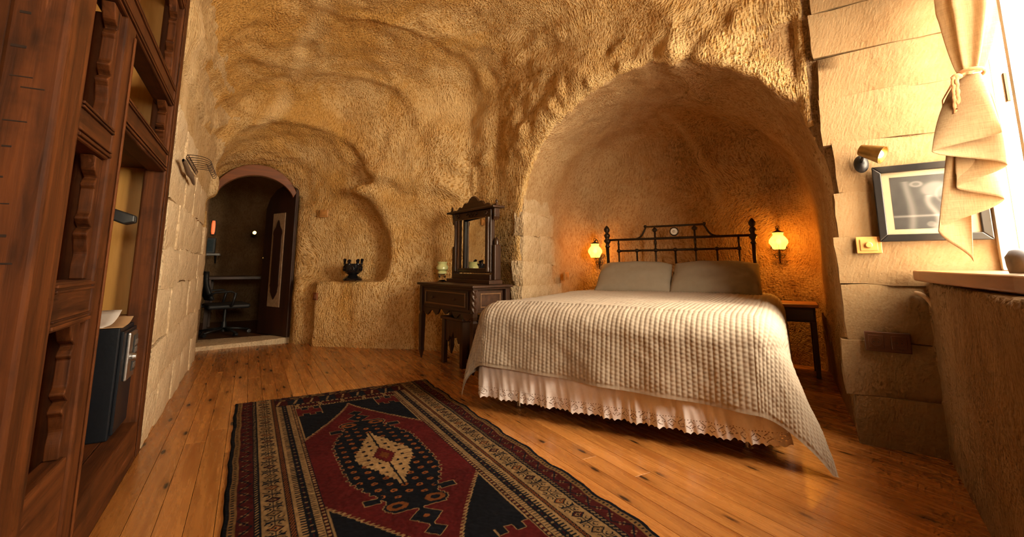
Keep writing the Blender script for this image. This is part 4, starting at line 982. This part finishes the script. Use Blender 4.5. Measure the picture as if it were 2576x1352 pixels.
# ================================================================ SCONCES
sg_ = NT('frosted_lamp_glass'); co = sg_.coord(); ln = sg_.noise(co, 14, 3)
em = sg_.new('ShaderNodeEmission'); sg_.c(sg_.ramp(ln, [(0.3, (1.0, 0.55, 0.06)), (0.7, (1.0, 0.78, 0.20))]), em.inputs['Color']); em.inputs['Strength'].default_value = 1.05
trn = sg_.new('ShaderNodeBsdfTransparent'); trn.inputs['Color'].default_value = (1.0, 0.75, 0.35, 1)
pb = sg_.new('ShaderNodeMixShader'); pb.inputs[0].default_value = 0.40; sg_.c(sg_.b.outputs[0], pb.inputs[1]); sg_.b.inputs['Base Color'].default_value = (0.8, 0.7, 0.45, 1); sg_.b.inputs['Roughness'].default_value = 0.2
sg_.c(trn.outputs[0], pb.inputs[2]); ads = sg_.new('ShaderNodeAddShader'); sg_.c(pb.outputs[0], ads.inputs[0]); sg_.c(em.outputs[0], ads.inputs[1]); sg_.c(ads.outputs[0], sg_.out.inputs['Surface'])
SHADE = sg_.m
def sconce(label, loc, power, back):
    t = thing('wall_sconce', label, 'lamp', loc, BR, 'glass sconces beside the bed')
    MB().lathe([(0.040, -0.060), (0.048, -0.072), (0.052, -0.066), (0.060, -0.045), (0.080, -0.012), (0.078, 0.012), (0.058, 0.042), (0.044, 0.056), (0.044, 0.072), (0.050, 0.082)], seg=28, caps=False).build('glass_shade', SHADE, t, True)
    MB().ball((0, 0, 0), 0.022, 12, 8, (1, 1, 1.3)).build('bulb', emis('sconce_bulb', (1.0, 0.75, 0.30), 5), t, True)
    MB().lathe([(0.046, 0.082), (0.050, 0.088), (0.020, 0.100), (0.008, 0.108)], seg=18).build('cap', IRON, t, True)
    MB().tube([(0.012 * math.cos(a) * 1.2, 0, 0.128 + 0.018 * math.sin(a)) for a in [2 * PI * k / 12 for k in range(12)]], 0.003, 6, True).build('hanging_ring', IRON, t, True)
    MB().tube(bez((0, 0, 0.105), (0, 0.05, 0.16), (0, back * 0.8, 0.13), (0, back, 0.02), 12), 0.006, 8).build('arm', IRON, t, True)
    for s in (-1, 1):
        MB().tube([(0.035 * s + s * 0.030 * math.cos(a) * (1 - a / 14), back - 0.012, -0.06 + 0.034 * math.sin(a) * (1 - a / 14)) for a in [k * 0.45 for k in range(22)]], 0.0045, 6).build('scroll', IRON, t, True)
        MB().tube([(0.024 * s + s * 0.022 * math.cos(a) * (1 - a / 14), back - 0.012, -0.135 + 0.030 * math.sin(a) * (1 - a / 14)) for a in [k * 0.45 for k in range(22)]], 0.004, 6).build('scroll', IRON, t, True)
    MB().tube([(0, back, 0.04), (0, back - 0.01, -0.08), (0, back - 0.01, -0.20)], [0.008, 0.010, 0.004], 8).build('backplate', IRON, t, True)
    MB().tube([(0, back - 0.012, -0.02), (0, back * 0.5, -0.03), (0, back * 0.35, -0.09), (0, 0.01, -0.085), (0, 0, -0.062)], 0.004, 6).build('lower_arm', IRON, t, True)
    point('sconce_light', (0, 0, 0.0), power, (1.0, 0.42, 0.055), 0.03, t)
sconce('lit glass wall sconce left of the bed headboard', (3.39, 4.055, 1.066), 24.0, 0.14)
sconce('lit glass wall sconce right of the bed headboard', (4.285, 2.488, 1.130), 30.0, 0.13)

ns = thing('bedside_table', 'dark bedside table with wooden top right of the bed in the alcove', 'table', F0, BR)
WARMTOP = wood('warm_top', (0.24, 0.08, 0.02), (0.42, 0.17, 0.05), 'x', 0.4, 1.0, 0, 0.2)
MB().box(0.855, 1.150, 1.96, 2.34, 0.560, 0.588).build('table_top', WARMTOP, ns, None, 0.006)
MB().box(0.88, 1.125, 1.99, 2.32, 0.440, 0.560).build('drawer_case', WALNUT, ns, None, 0.003)
MB().box(0.895, 1.11, 1.98, 1.992, 0.455, 0.545).build('drawer', WALNUT, ns, None, 0.003)
for x0 in (0.88, 1.09):
    for y0 in (1.99, 2.285): MB().box(x0, x0 + 0.035, y0, y0 + 0.035, 0, 0.44).build('leg', WALNUT_Z, ns, None, 0.003)

# ================================================================ PICTURE, LAMP, SHELF, CABLE
WANG = math.atan2(E2.y, E2.x)
def wallpt(s, z, off=0.068): p = P2 + E2 * s + E1 * off; return (p.x, p.y, z)
FRAMEB = plain('black_frame', (0.010, 0.009, 0.009), 0.28, bump=0.05)
MATB = plain('cream_mount', (0.28, 0.215, 0.13), 0.8, var=0.03)
ag = NT('matt_picture_glass'); lw = ag.new('ShaderNodeLayerWeight'); lw.inputs['Blend'].default_value = 0.25; t_ = ag.new('ShaderNodeBsdfTransparent'); g_ = ag.new('ShaderNodeBsdfGlossy'); g_.inputs['Roughness'].default_value = 0.25; mx_ = ag.new('ShaderNodeMixShader')
ag.c(ag.math('MULTIPLY', lw.outputs['Fresnel'], 0.02), mx_.inputs[0]); ag.c(t_.outputs[0], mx_.inputs[1]); ag.c(g_.outputs[0], mx_.inputs[2]); ag.c(mx_.outputs[0], ag.out.inputs['Surface']); ANTI = ag.m
pc = thing('framed_picture', 'black framed grey abstract picture on the wall beside the curtain', 'picture', wallpt(0.172, 1.035), WANG)
# local x runs along the wall (E2), local -y faces the room
pw, ph_ = 0.42, 0.395; fw_ = 0.036
m = MB()
for poly in ([(0, 0), (pw, 0), (pw - fw_, fw_), (fw_, fw_)], [(0, ph_), (fw_, ph_ - fw_), (pw - fw_, ph_ - fw_), (pw, ph_)], [(0, 0), (fw_, fw_), (fw_, ph_ - fw_), (0, ph_)], [(pw, 0), (pw, ph_), (pw - fw_, ph_ - fw_), (pw - fw_, fw_)]):
    MB().prism(poly, -0.028, 0.0, 'y').build('frame_side', FRAMEB, pc, None, 0.004)
MB().box(fw_ - 0.002, pw - fw_ + 0.002, -0.012, -0.002, fw_ - 0.002, ph_ - fw_ + 0.002).build('mount', MATB, pc)
gx, gz = 120, 130; a_, b_ = np.meshgrid(np.linspace(0, 1, gx), np.linspace(0, 1, gz))
def blob(x, y, rx, ry, e=0.08): return 1 / (1 + np.exp((np.hypot((a_ - x) / rx, (b_ - y) / ry) - 1) / e))
art = 0.055 + 0.03 * b_ + 0 * a_
art += 0.22 * np.exp(-((a_ - 0.24 - 0.03 * np.sin(b_ * 5)) / 0.05)**2) * (b_ < 0.9) * 0.8
art += 0.25 * np.exp(-((b_ - 0.24) / 0.018)**2)
art += 0.25 * np.exp(-((a_ - 0.55 - 0.06 * np.sin(b_ * 9)) / 0.045)**2) * (b_ < 0.62)
art += 0.22 * blob(0.62, 0.72, 0.20, 0.14) + 0.14 * blob(0.90, 0.62, 0.14, 0.20) + 0.24 * blob(0.36, 0.84, 0.09, 0.055) - 0.15 * blob(0.36, 0.84, 0.05, 0.03)
art += 0.14 * blob(0.50, 0.08, 0.06, 0.05) + 0.12 * np.exp(-((np.hypot(a_ - 0.78, b_ - 0.62) - 0.17) / 0.02)**2)
art += 0.02 * NZ(np.stack([a_ * 8, b_ * 8, 0 * a_], -1), 1.0)
art = np.clip(art * 0.34, 0.008, 0.2)
Va = np.stack([0.068 + a_ * (pw - 0.136), np.full(a_.shape, -0.0128), 0.062 + b_ * (ph_ - 0.124)], -1).reshape(-1, 3)
at = NT('print_ink'); ca_ = at.new('ShaderNodeVertexColor'); ca_.layer_name = 'pattern'; ARTM = at.done(ca_.outputs[0], 0.5)
np_mesh('print', Va, grid_faces(gz, gx), ARTM, pc, True, np.stack([art * 1.0, art * 0.93, art * 0.84], -1).reshape(-1, 3))
MB().box(fw_, pw - fw_, -0.0165, -0.0145, fw_, ph_ - fw_).build('glass', ANTI, pc)

BRASS = plain('aged_brass', (0.42, 0.27, 0.09), 0.35, 1.0, 0.15, 40)
pl_ = thing('picture_lamp', 'small brass cone spotlight above the framed picture', 'lamp', wallpt(0.132, 1.462), WANG)
MB().lathe([(0.040, 0), (0.042, 0.008), (0.034, 0.020), (0.016, 0.034), (0.001, 0.036)], seg=22, mat=Matrix.Translation((0, 0, -0.005)) @ Matrix.Rotation(PI / 2, 4, 'X') @ Matrix.Diagonal((0.8, 1.15, 1, 1))).build('wall_rose', BLACK, pl_, 40)
dirv = Vector((0.80, -0.30, -0.42)).normalized(); q_ = dirv.to_track_quat('Z', 'Y').to_matrix().to_4x4()
MB().tube([(0, -0.03, 0), (0.012, -0.06, 0.035)], 0.007, 8).build('stem', BLACK, pl_, True)
MB().lathe([(0.001, 0.0), (0.028, 0.0), (0.030, 0.004), (0.047, 0.105), (0.044, 0.105), (0.026, 0.01)], seg=28, mat=Matrix.Translation((0.0, -0.075, 0.060)) @ q_, caps=False).build('cone_shade', BRASS, pl_, 40)
MB().ball(tuple(Vector((0.0, -0.075, 0.060)) + dirv * 0.085), 0.022, 12, 8).build('bulb', emis('spot_bulb', (1.0, 0.72, 0.40), 10), pl_, True)
point('picture_light', tuple(Vector((0.0, -0.075, 0.060)) + dirv * 0.125), 0.3, (1.0, 0.65, 0.30), 0.02, pl_)

def brp(e1, e2, z): p = R0 + E1 * e1 + E2 * e2; return (p.x, p.y, z)
wsf = thing('window_shelf', 'honey-coloured wooden shelf on top of the stone breast under the window', 'shelf', (R0.x, R0.y, 0.835), math.atan2(E1.y, E1.x))
# local x = E1, local y = E2 (towards the glass)
edge = [(0.07, -0.020), (0.09, -0.046), (0.14, -0.056), (0.30, -0.050), (0.70, -0.015), (1.30, 0.045), (1.90, 0.06)]
MB().prism([(0.07, 0.26)] + edge + [(1.90, 0.26)], 0.005, 0.055, 'z').build('shelf_board', HONEY, wsf, None, 0.008, 3)
gp = MB().lathe([(0.001, 0), (0.030, 0.0), (0.034, 0.02), (0.036, 0.05), (0.024, 0.07), (0.014, 0.074), (0.001, 0.075)], seg=20).build('grey_pot', plain('grey_ceramic', (0.30, 0.31, 0.36), 0.5), None, 40); gp.location = brp(1.05, 0.12, 0.891)
tag(gp, 'small grey pot standing on the window shelf in front of the glass', 'pot')
cb = MB().tube(bez(wallpt(0.285, 0.775, 0.055), wallpt(0.32, 0.78, 0.065), wallpt(0.352, 0.73, 0.07), wallpt(0.362, 0.66, 0.07), 10) + bez(wallpt(0.362, 0.66, 0.07), wallpt(0.366, 0.55, 0.07), wallpt(0.362, 0.35, 0.07), wallpt(0.366, 0.05, 0.07), 8)[1:], 0.011, 8).build('wall_conduit', plain('plaster_conduit', (0.48, 0.34, 0.2), 0.85), None, True)
tag(cb, 'plastered cable conduit running down the corner below the window shelf', 'conduit')

# ================================================================ CURTAIN
CURT = NT('linen'); co = CURT.coord('UV') if False else CURT.coord()
wv = CURT.noise(CURT.map(co, (1, 1, 0.08)), 260, 2); wv2 = CURT.noise(CURT.map(co, (0.08, 0.08, 1)), 260, 2); wsum = CURT.math('ADD', wv, wv2)
lc_ = CURT.ramp(CURT.math('MULTIPLY', wsum, 0.5), [(0.35, (0.32, 0.21, 0.11)), (0.65, (0.43, 0.30, 0.165))])
CURT.done(lc_, 0.9, CURT.bump(wsum, 0.15, 0.002)); tlu = CURT.new('ShaderNodeBsdfTranslucent'); CURT.c(lc_, tlu.inputs['Color'])
mxs = CURT.new('ShaderNodeMixShader'); mxs.inputs[0].default_value = 0.35; CURT.c(CURT.b.outputs[0], mxs.inputs[1]); CURT.c(tlu.outputs[0], mxs.inputs[2]); CURT.c(mxs.outputs[0], CURT.out.inputs['Surface']); LINENM = CURT.m
cu = thing('linen_curtain', 'beige linen curtain tied in the middle beside the window', 'curtain', (2.667, 0.741, 0), math.atan2(-0.9636, 0.267))
# local x across the bunch, local -y into the room
TS, TZ, TO = 0.090, 1.745, 0.0
P = []
for i in range(40):
    t = i / 39; z = TZ + 0.01 + 0.66 * t
    wL = 0.034 + 0.060 * min(1, (t / 0.45))**0.8; cxm = TS + 0.024 * min(1, t / 0.4)
    row = []
    for j in range(120):
        a = 2 * PI * j / 120; lob = 1 + (0.10 + 0.10 * (1 - t)) * math.sin(7 * a + 0.8 * t) + 0.05 * math.sin(13 * a)
        row.append((cxm + wL * lob * math.cos(a), -(TO + wL * 0.65 * lob * math.sin(a)), z))
    P.append(row)
MB().grid(P, True).build('upper_drape', LINENM, cu, True)
hem = [(0.150, 1.460, 0.080), (-0.068, 1.418, 0.065), (0.152, 1.328, 0.035), (-0.008, 1.255, 0.010), (0.130, 1.193, -0.015), (-0.086, 1.072, -0.035), (0.012, 0.935, -0.050)]
def hemcurve(n):
    r = []
    segs = len(hem) - 1
    for i in range(n + 1):
        q = i / n * segs; k = min(int(q), segs - 1); f = q - k; g = 0.5 - 0.5 * math.cos(PI * f); g = 0.75 * g + 0.25 * f
        a, b = hem[k], hem[k + 1]
        r.append((a[0] + (b[0] - a[0]) * g, a[1] + (b[1] - a[1]) * f, a[2] + (b[2] - a[2]) * f))
    return r
hc = hemcurve(180); P = []
for i in range(46):
    t = i / 45; row = []
    for k, (s, z, o) in enumerate(hc):
        ph = k / 180
        ts, to = TS + 0.028 * math.cos(ph * PI * 6), TO + 0.022 * math.sin(ph * PI * 6 + 0.5)
        e = t**0.62; e2_ = t**0.8
        bulge = 0.02 * math.sin(PI * t) * math.sin(ph * 25)
        row.append((ts + (s - ts) * e + bulge * 0.5, -(to + (o - to) * e2_ + bulge), TZ - 0.005 + (z - TZ) * t))
    P.append(row)
lo_ = MB().grid(P).build('cascade_drape', LINENM, cu, True); so = lo_.modifiers.new('t', 'SOLIDIFY'); so.thickness = 0.0025
ROPE = plain('braided_cord', (0.36, 0.17, 0.07), 0.85, var=0.25, scale=150)
tb = MB().tube([(TS + 0.044 * math.cos(a), -(TO + 0.036 * math.sin(a)), TZ + 0.004 + 0.010 * math.sin(a)) for a in [2 * PI * k / 24 for k in range(24)]], 0.008, 8, True).build('tie_cord', ROPE, cu, True)
MB().ball((TS - 0.045, -(TO + 0.035), TZ - 0.008), 0.016, 10, 8, (1.2, 1, 0.9)).build('knot', ROPE, tb, True)
for dx, ln_ in ((-0.058, 0.165), (-0.046, 0.150)):
    m = MB(); PP = [[(TS + dx + 0.007 * s - 0.008 * t + 0.0015 * math.sin(t * 30), -(TO + 0.05 + 0.003 * math.sin(t * 20 + s)), TZ - 0.01 - ln_ * t) for s in (-1, 0, 1)] for t in [k / 16 for k in range(17)]]
    o = m.grid(PP).build('tie_end', ROPE, tb, True); o.modifiers.new('t', 'SOLIDIFY').thickness = 0.004
MB().tube([(TS - 0.06, -(TO + 0.0), TZ - 0.02), (TS - 0.10, -(TO - 0.05), TZ - 0.08), (TS - 0.11, -(TO - 0.08), TZ - 0.22)], 0.004, 6).build('tie_end', ROPE, tb, True)
rod = MB().tube([brp(0.06, 0.12, 2.41), brp(1.9, 0.12, 2.41)], 0.012, 10).build('curtain_rod', IRON, None, True); tag(rod, 'iron curtain rod across the top of the window bay', 'curtain rod')

# ================================================================ RUG
NAV, RED, IVO, ORG, TAN = np.array([0.007, 0.008, 0.013]), np.array([0.105, 0.010, 0.010]), np.array([0.40, 0.245, 0.11]), np.array([0.24, 0.075, 0.02]), np.array([0.22, 0.12, 0.045])
DKR = np.array([0.055, 0.007, 0.007]); RW, RL = 1.300, 2.60; st_ = 0.004
xr = np.arange(0, RW + 1e-6, st_); yr = np.arange(0, RL + 1e-6, st_)          # y: 0 at the far end
XX, YY = np.meshgrid(xr, yr); xs_ = np.minimum(XX, RW - XX); ye = np.minimum(YY, RL - YY)
C_ = np.zeros(XX.shape + (3,)); C_[:] = RED
def put(mask, c): C_[mask] = c
def per(v, p): return (v / p) % 1 - 0.5
dx = XX - RW / 2; dy = RL / 2 - YY; ax_, ay_ = np.abs(dx), np.abs(dy)
fieldm = (xs_ > 0.333) & (ye > 0.30)
def outline(m, w=1):
    e = m.copy()
    for _ in range(w):
        e = e & np.roll(e, 1, 0) & np.roll(e, -1, 0) & np.roll(e, 1, 1) & np.roll(e, -1, 1)
    return m & ~e
stp = 0.016
qy = np.round(ay_ / stp) * stp
# corner spandrels
lim = 0.94 - (ax_ / 0.30)**0.8 * 0.54 + 0.010 * np.sign(np.sin(ay_ * 2 * PI / 0.02))
sp_ = fieldm & (ay_ > lim); put(sp_, NAV); put(outline(sp_, 2), IVO * 0.85)
cr_ = fieldm & (ay_ > 0.80) & (ax_ > 0.17) & (np.abs(ay_ - 0.90) < 0.06 + 0.02 * np.sign(np.sin(ax_ * 90))); put(cr_, RED); put(outline(cr_, 1), IVO * 0.7)
# medallion
wid = np.where(qy < 0.22, 0.205, 0.205 - (qy - 0.22) * 0.40) + 0.006 * np.sign(np.sin(qy * 140))
wid = np.where(qy > 0.46, np.where(qy < 0.55, 0.135 - 0.6 * np.abs(qy - 0.50), 0), wid)
med = (ax_ < wid) & (ay_ < 0.55)
hook = (np.abs(ax_ - 0.155) < 0.035) & (np.abs(ay_ - 0.425) < 0.025); med |= hook
med |= (ax_ / 0.065 + np.abs(ay_ - 0.615) / 0.070 < 1.0) | ((ax_ < 0.014) & (ay_ < 0.72))
med |= (ax_ / 0.045 + np.abs(ay_ - 0.715) / 0.045 < 1.0)
med &= fieldm; put(med, NAV); put(outline(med, 1), IVO * 0.8)
px_, py_ = per(dx + 0.0275, 0.055), per(dy + (np.floor((dx + 0.0275) / 0.055) % 2) * 0.03, 0.062)
dots = med & (np.hypot(px_ / 0.27, py_ / 0.20) < 1) & (ay_ < 0.44) & (ax_ < wid - 0.022); put(dots, ORG * 1.15); put(dots & (np.hypot(px_ / 0.10, py_ / 0.07) < 1), NAV)
lobes = (np.abs(np.hypot((ax_ - 0.075) / 0.050, (ay_ - 0.50) / 0.036) - 0.62) < 0.22); put(lobes & med, ORG * 0.9)
iv = (np.round(ax_ / 0.012) * 0.012 / 0.140 + np.round(ay_ / 0.024) * 0.024 / 0.345 < 1.0); put(iv & med, IVO * 1.1)
p2x, p2y = per(dx + 0.02, 0.04), per(dy, 0.056); dd2 = iv & (np.hypot(p2x / 0.25, p2y / 0.20) < 1) & (np.abs(np.hypot(ax_ / 0.07, ay_ / 0.16) - 1.05) < 0.30); put(dd2, NAV)
put(iv & (np.abs(dx) < 0.004) & (ay_ > 0.10), NAV); put(iv & (np.abs(per(dy, 0.056)) < 0.06) & (ax_ > 0.075), DKR)
rc = np.round(ax_ / 0.010) * 0.010 / 0.055 + np.round(ay_ / 0.02) * 0.02 / 0.115 < 1.0; put(rc, RED * 1.1); put(outline(rc, 1), DKR); put(np.round(ax_ / 0.010) * 0.010 / 0.025 + ay_ / 0.05 < 1, ORG * 0.7)
put((np.hypot(ax_ / 0.012, (ay_ - 0.615) / 0.012) < 1), ORG)
# end bands (between the long borders)
inn = xs_ > 0.208
b = inn & (ye < 0.30); put(b, NAV * 1.5)
mixn = NZ(np.stack([XX * 60, YY * 90, 0 * XX], -1), 1.0)
b1 = inn & (ye < 0.085); C_[b1] = np.where((mixn[b1] > 0.15)[:, None], TAN, np.where((mixn[b1] < -0.3)[:, None], DKR, NAV * 1.5))
b2 = inn & (ye > 0.085) & (ye < 0.20); put(b2 & (np.floor(XX / 0.10) % 2 == 0), DKR); put(b2 & (np.abs(per(XX + 0.25 * (ye - 0.14), 0.10)) < 0.07) & (np.abs(ye - 0.14) < 0.045), IVO * 0.8)
b3 = inn & (ye > 0.20) & (ye < 0.225); put(b3, IVO * 0.7); put(b3 & (np.abs(per(XX, 0.03)) < 0.18), NAV)
b4 = inn & (ye > 0.225) & (ye < 0.275); put(b4, DKR); put(b4 & (np.abs(per(XX, 0.14)) < 0.08), IVO * 0.7)
b5 = inn & (ye > 0.275) & (ye < 0.30); put(b5, IVO * 0.75); put(b5 & (np.abs(per(XX, 0.018)) < 0.2), NAV)
# long borders
def band(a, b_): return (xs_ >= a) & (xs_ < b_)
put(band(0, 0.017), NAV)
m1 = band(0.017, 0.041); put(m1, TAN); put(m1 & (np.hypot(per(YY, 0.020) / 0.3, (xs_ - 0.029) / 0.007) < 1), NAV)
m2 = band(0.041, 0.097); put(m2, DKR * 1.25); zz = 0.069 + 0.022 * (2 * np.abs(per(YY, 0.12)) * 2 - 1); put(m2 & (np.abs(xs_ - zz) < 0.004), NAV)
f1 = np.hypot(per(YY, 0.06) / 0.10, (np.abs(xs_ - 0.069) - 0.010) / 0.004) < 1; put(m2 & f1, IVO * 0.55); put(m2 & (np.hypot((np.abs(per(YY, 0.06)) - 0.17) / 0.06, (xs_ - 0.069) / 0.004) < 1), IVO * 0.6)
m3 = band(0.097, 0.121); put(m3, NAV); put(m3 & (np.abs(per(YY + xs_, 0.020)) < 0.16) & (np.abs(xs_ - 0.109) < 0.005), IVO * 0.7); put(band(0.0965, 0.100), DKR)
m4 = band(0.121, 0.208); put(m4, IVO * 0.82); cxb = 0.1645; py4 = per(YY, 0.112) * 0.112; lx = xs_ - cxb
dm = np.abs(lx) / 0.030 + np.abs(py4) / 0.026; put(m4 & (dm < 1.0), NAV); idx4 = np.floor(YY / 0.112) % 3
put(m4 & (dm < 0.72) & (idx4 == 0), ORG); put(m4 & (dm < 0.72) & (idx4 == 1), DKR); put(m4 & (dm < 0.72) & (idx4 == 2), TAN); put(m4 & (dm < 0.42), IVO * 0.8); put(m4 & (dm < 0.22), NAV)
for sy_ in (-0.034, 0.034):
    rg = np.hypot((np.abs(lx) - 0.021) / 0.0135, (py4 - sy_) / 0.0125); put(m4 & (np.abs(rg - 0.80) < 0.20) & ~((np.abs(lx) > 0.022) & (py4 * np.sign(sy_) < 0.034)), NAV)
put(m4 & (np.abs(lx) < 0.003) & (np.abs(py4) > 0.024), NAV); put(m4 & (np.abs(np.abs(py4) - 0.051) < 0.003) & (np.abs(lx) < 0.030), NAV)
m5 = band(0.208, 0.230); put(m5, ORG * 0.85); put(m5 & (np.abs(per(YY + 2 * xs_, 0.020)) < 0.17), NAV); put(band(0.208, 0.212), NAV); put(band(0.226, 0.230), NAV)
inner = ye > 0.20
m6 = band(0.230, 0.262) & inner; put(m6, IVO * 0.85); put(m6 & (np.abs(per(YY, 0.018)) < 0.20) & (xs_ > 0.240), NAV)
m7 = band(0.262, 0.290) & inner; put(m7, NAV); put(m7 & (np.hypot(per(YY, 0.045) / 0.12, (xs_ - 0.276) / 0.005) < 1), IVO * 0.6); put(m7 & (np.abs(xs_ - 0.276) < 0.004) & (np.abs(per(YY, 0.045)) > 0.3), DKR)
m8 = band(0.290, 0.333) & inner; put(m8, IVO * 0.85); put(m8 & (np.abs(per(YY, 0.016)) < 0.22) & (xs_ < 0.312), NAV); put(m8 & (np.abs(xs_ - 0.316) < 0.003), NAV); put(m8 & (np.abs(per(YY, 0.024)) < 0.22) & (xs_ > 0.319), DKR); put(band(0.330, 0.334) & inner, NAV)
C_ *= 0.55 * (1 + 0.18 * NZ(np.stack([XX, YY, 0 * XX], -1), 9.0) + 0.22 * NZ2(np.stack([XX * 40, YY * 25, 0 * XX], -1), 3.0))[..., None]
wav = 0.006 * np.sin(YY * 17) + 0.003 * np.sin(YY * 41)
edgew = np.clip(1 - xs_ / 0.15, 0, 1); Xw = XX + wav * edgew * np.where(XX > RW / 2, 1, 0.4); Yw = YY + 0.010 * np.sin(XX * 2.2) * (YY < 0.3)
Zw = 0.009 + 0.0015 * NZ(np.stack([XX * 90, YY * 90, 0 * XX], -1), 1.0) + 0.004 * edgew * (0.5 + 0.5 * np.sin(YY * 17 + 1)) * (XX > RW / 2)
Zw[(xs_ < 0.003) | (ye < 0.003)] = 0.001
rt_ = NT('wool_pile'); vc = rt_.new('ShaderNodeVertexColor'); vc.layer_name = 'pattern'; co = rt_.coord(); nn = rt_.noise(co, 420, 2)
RUGM = rt_.done(vc.outputs[0], 1.0, rt_.bump(nn, 0.35, 0.003), Specular_IOR_Level=0.08)
rug = np_mesh('rug', np.stack([Xw - 0.021, 3.655 - Yw, Zw], -1).reshape(-1, 3), grid_faces(*XX.shape)[:, ::-1], RUGM, None, True, np.clip(C_, 0.002, 1).reshape(-1, 3))
tag(rug, 'dark red and navy patterned wool rug with medallion lying on the boards', 'rug')
fg = MB()
for i in range(220):
    x0 = 0.0 + RW * (i + rnd.random() * 0.6) / 220 - 0.021; yb = 3.652 - 0.010 * math.sin((x0 + 0.021) * 2.2); l = rnd.uniform(0.012, 0.026); q = rnd.uniform(-0.006, 0.006)
    fg.add([(x0 - 0.0015, yb - 0.004, 0.006), (x0 + 0.0015, yb - 0.004, 0.006), (x0 + 0.0015 + q, yb + l, 0.0025), (x0 - 0.0015 + q, yb + l, 0.0025)], [(0, 1, 2, 3)])
fo = fg.build('rug_fringe', plain('fringe_wool', (0.30, 0.18, 0.09), 0.9), rug); fo['kind'] = 'stuff'
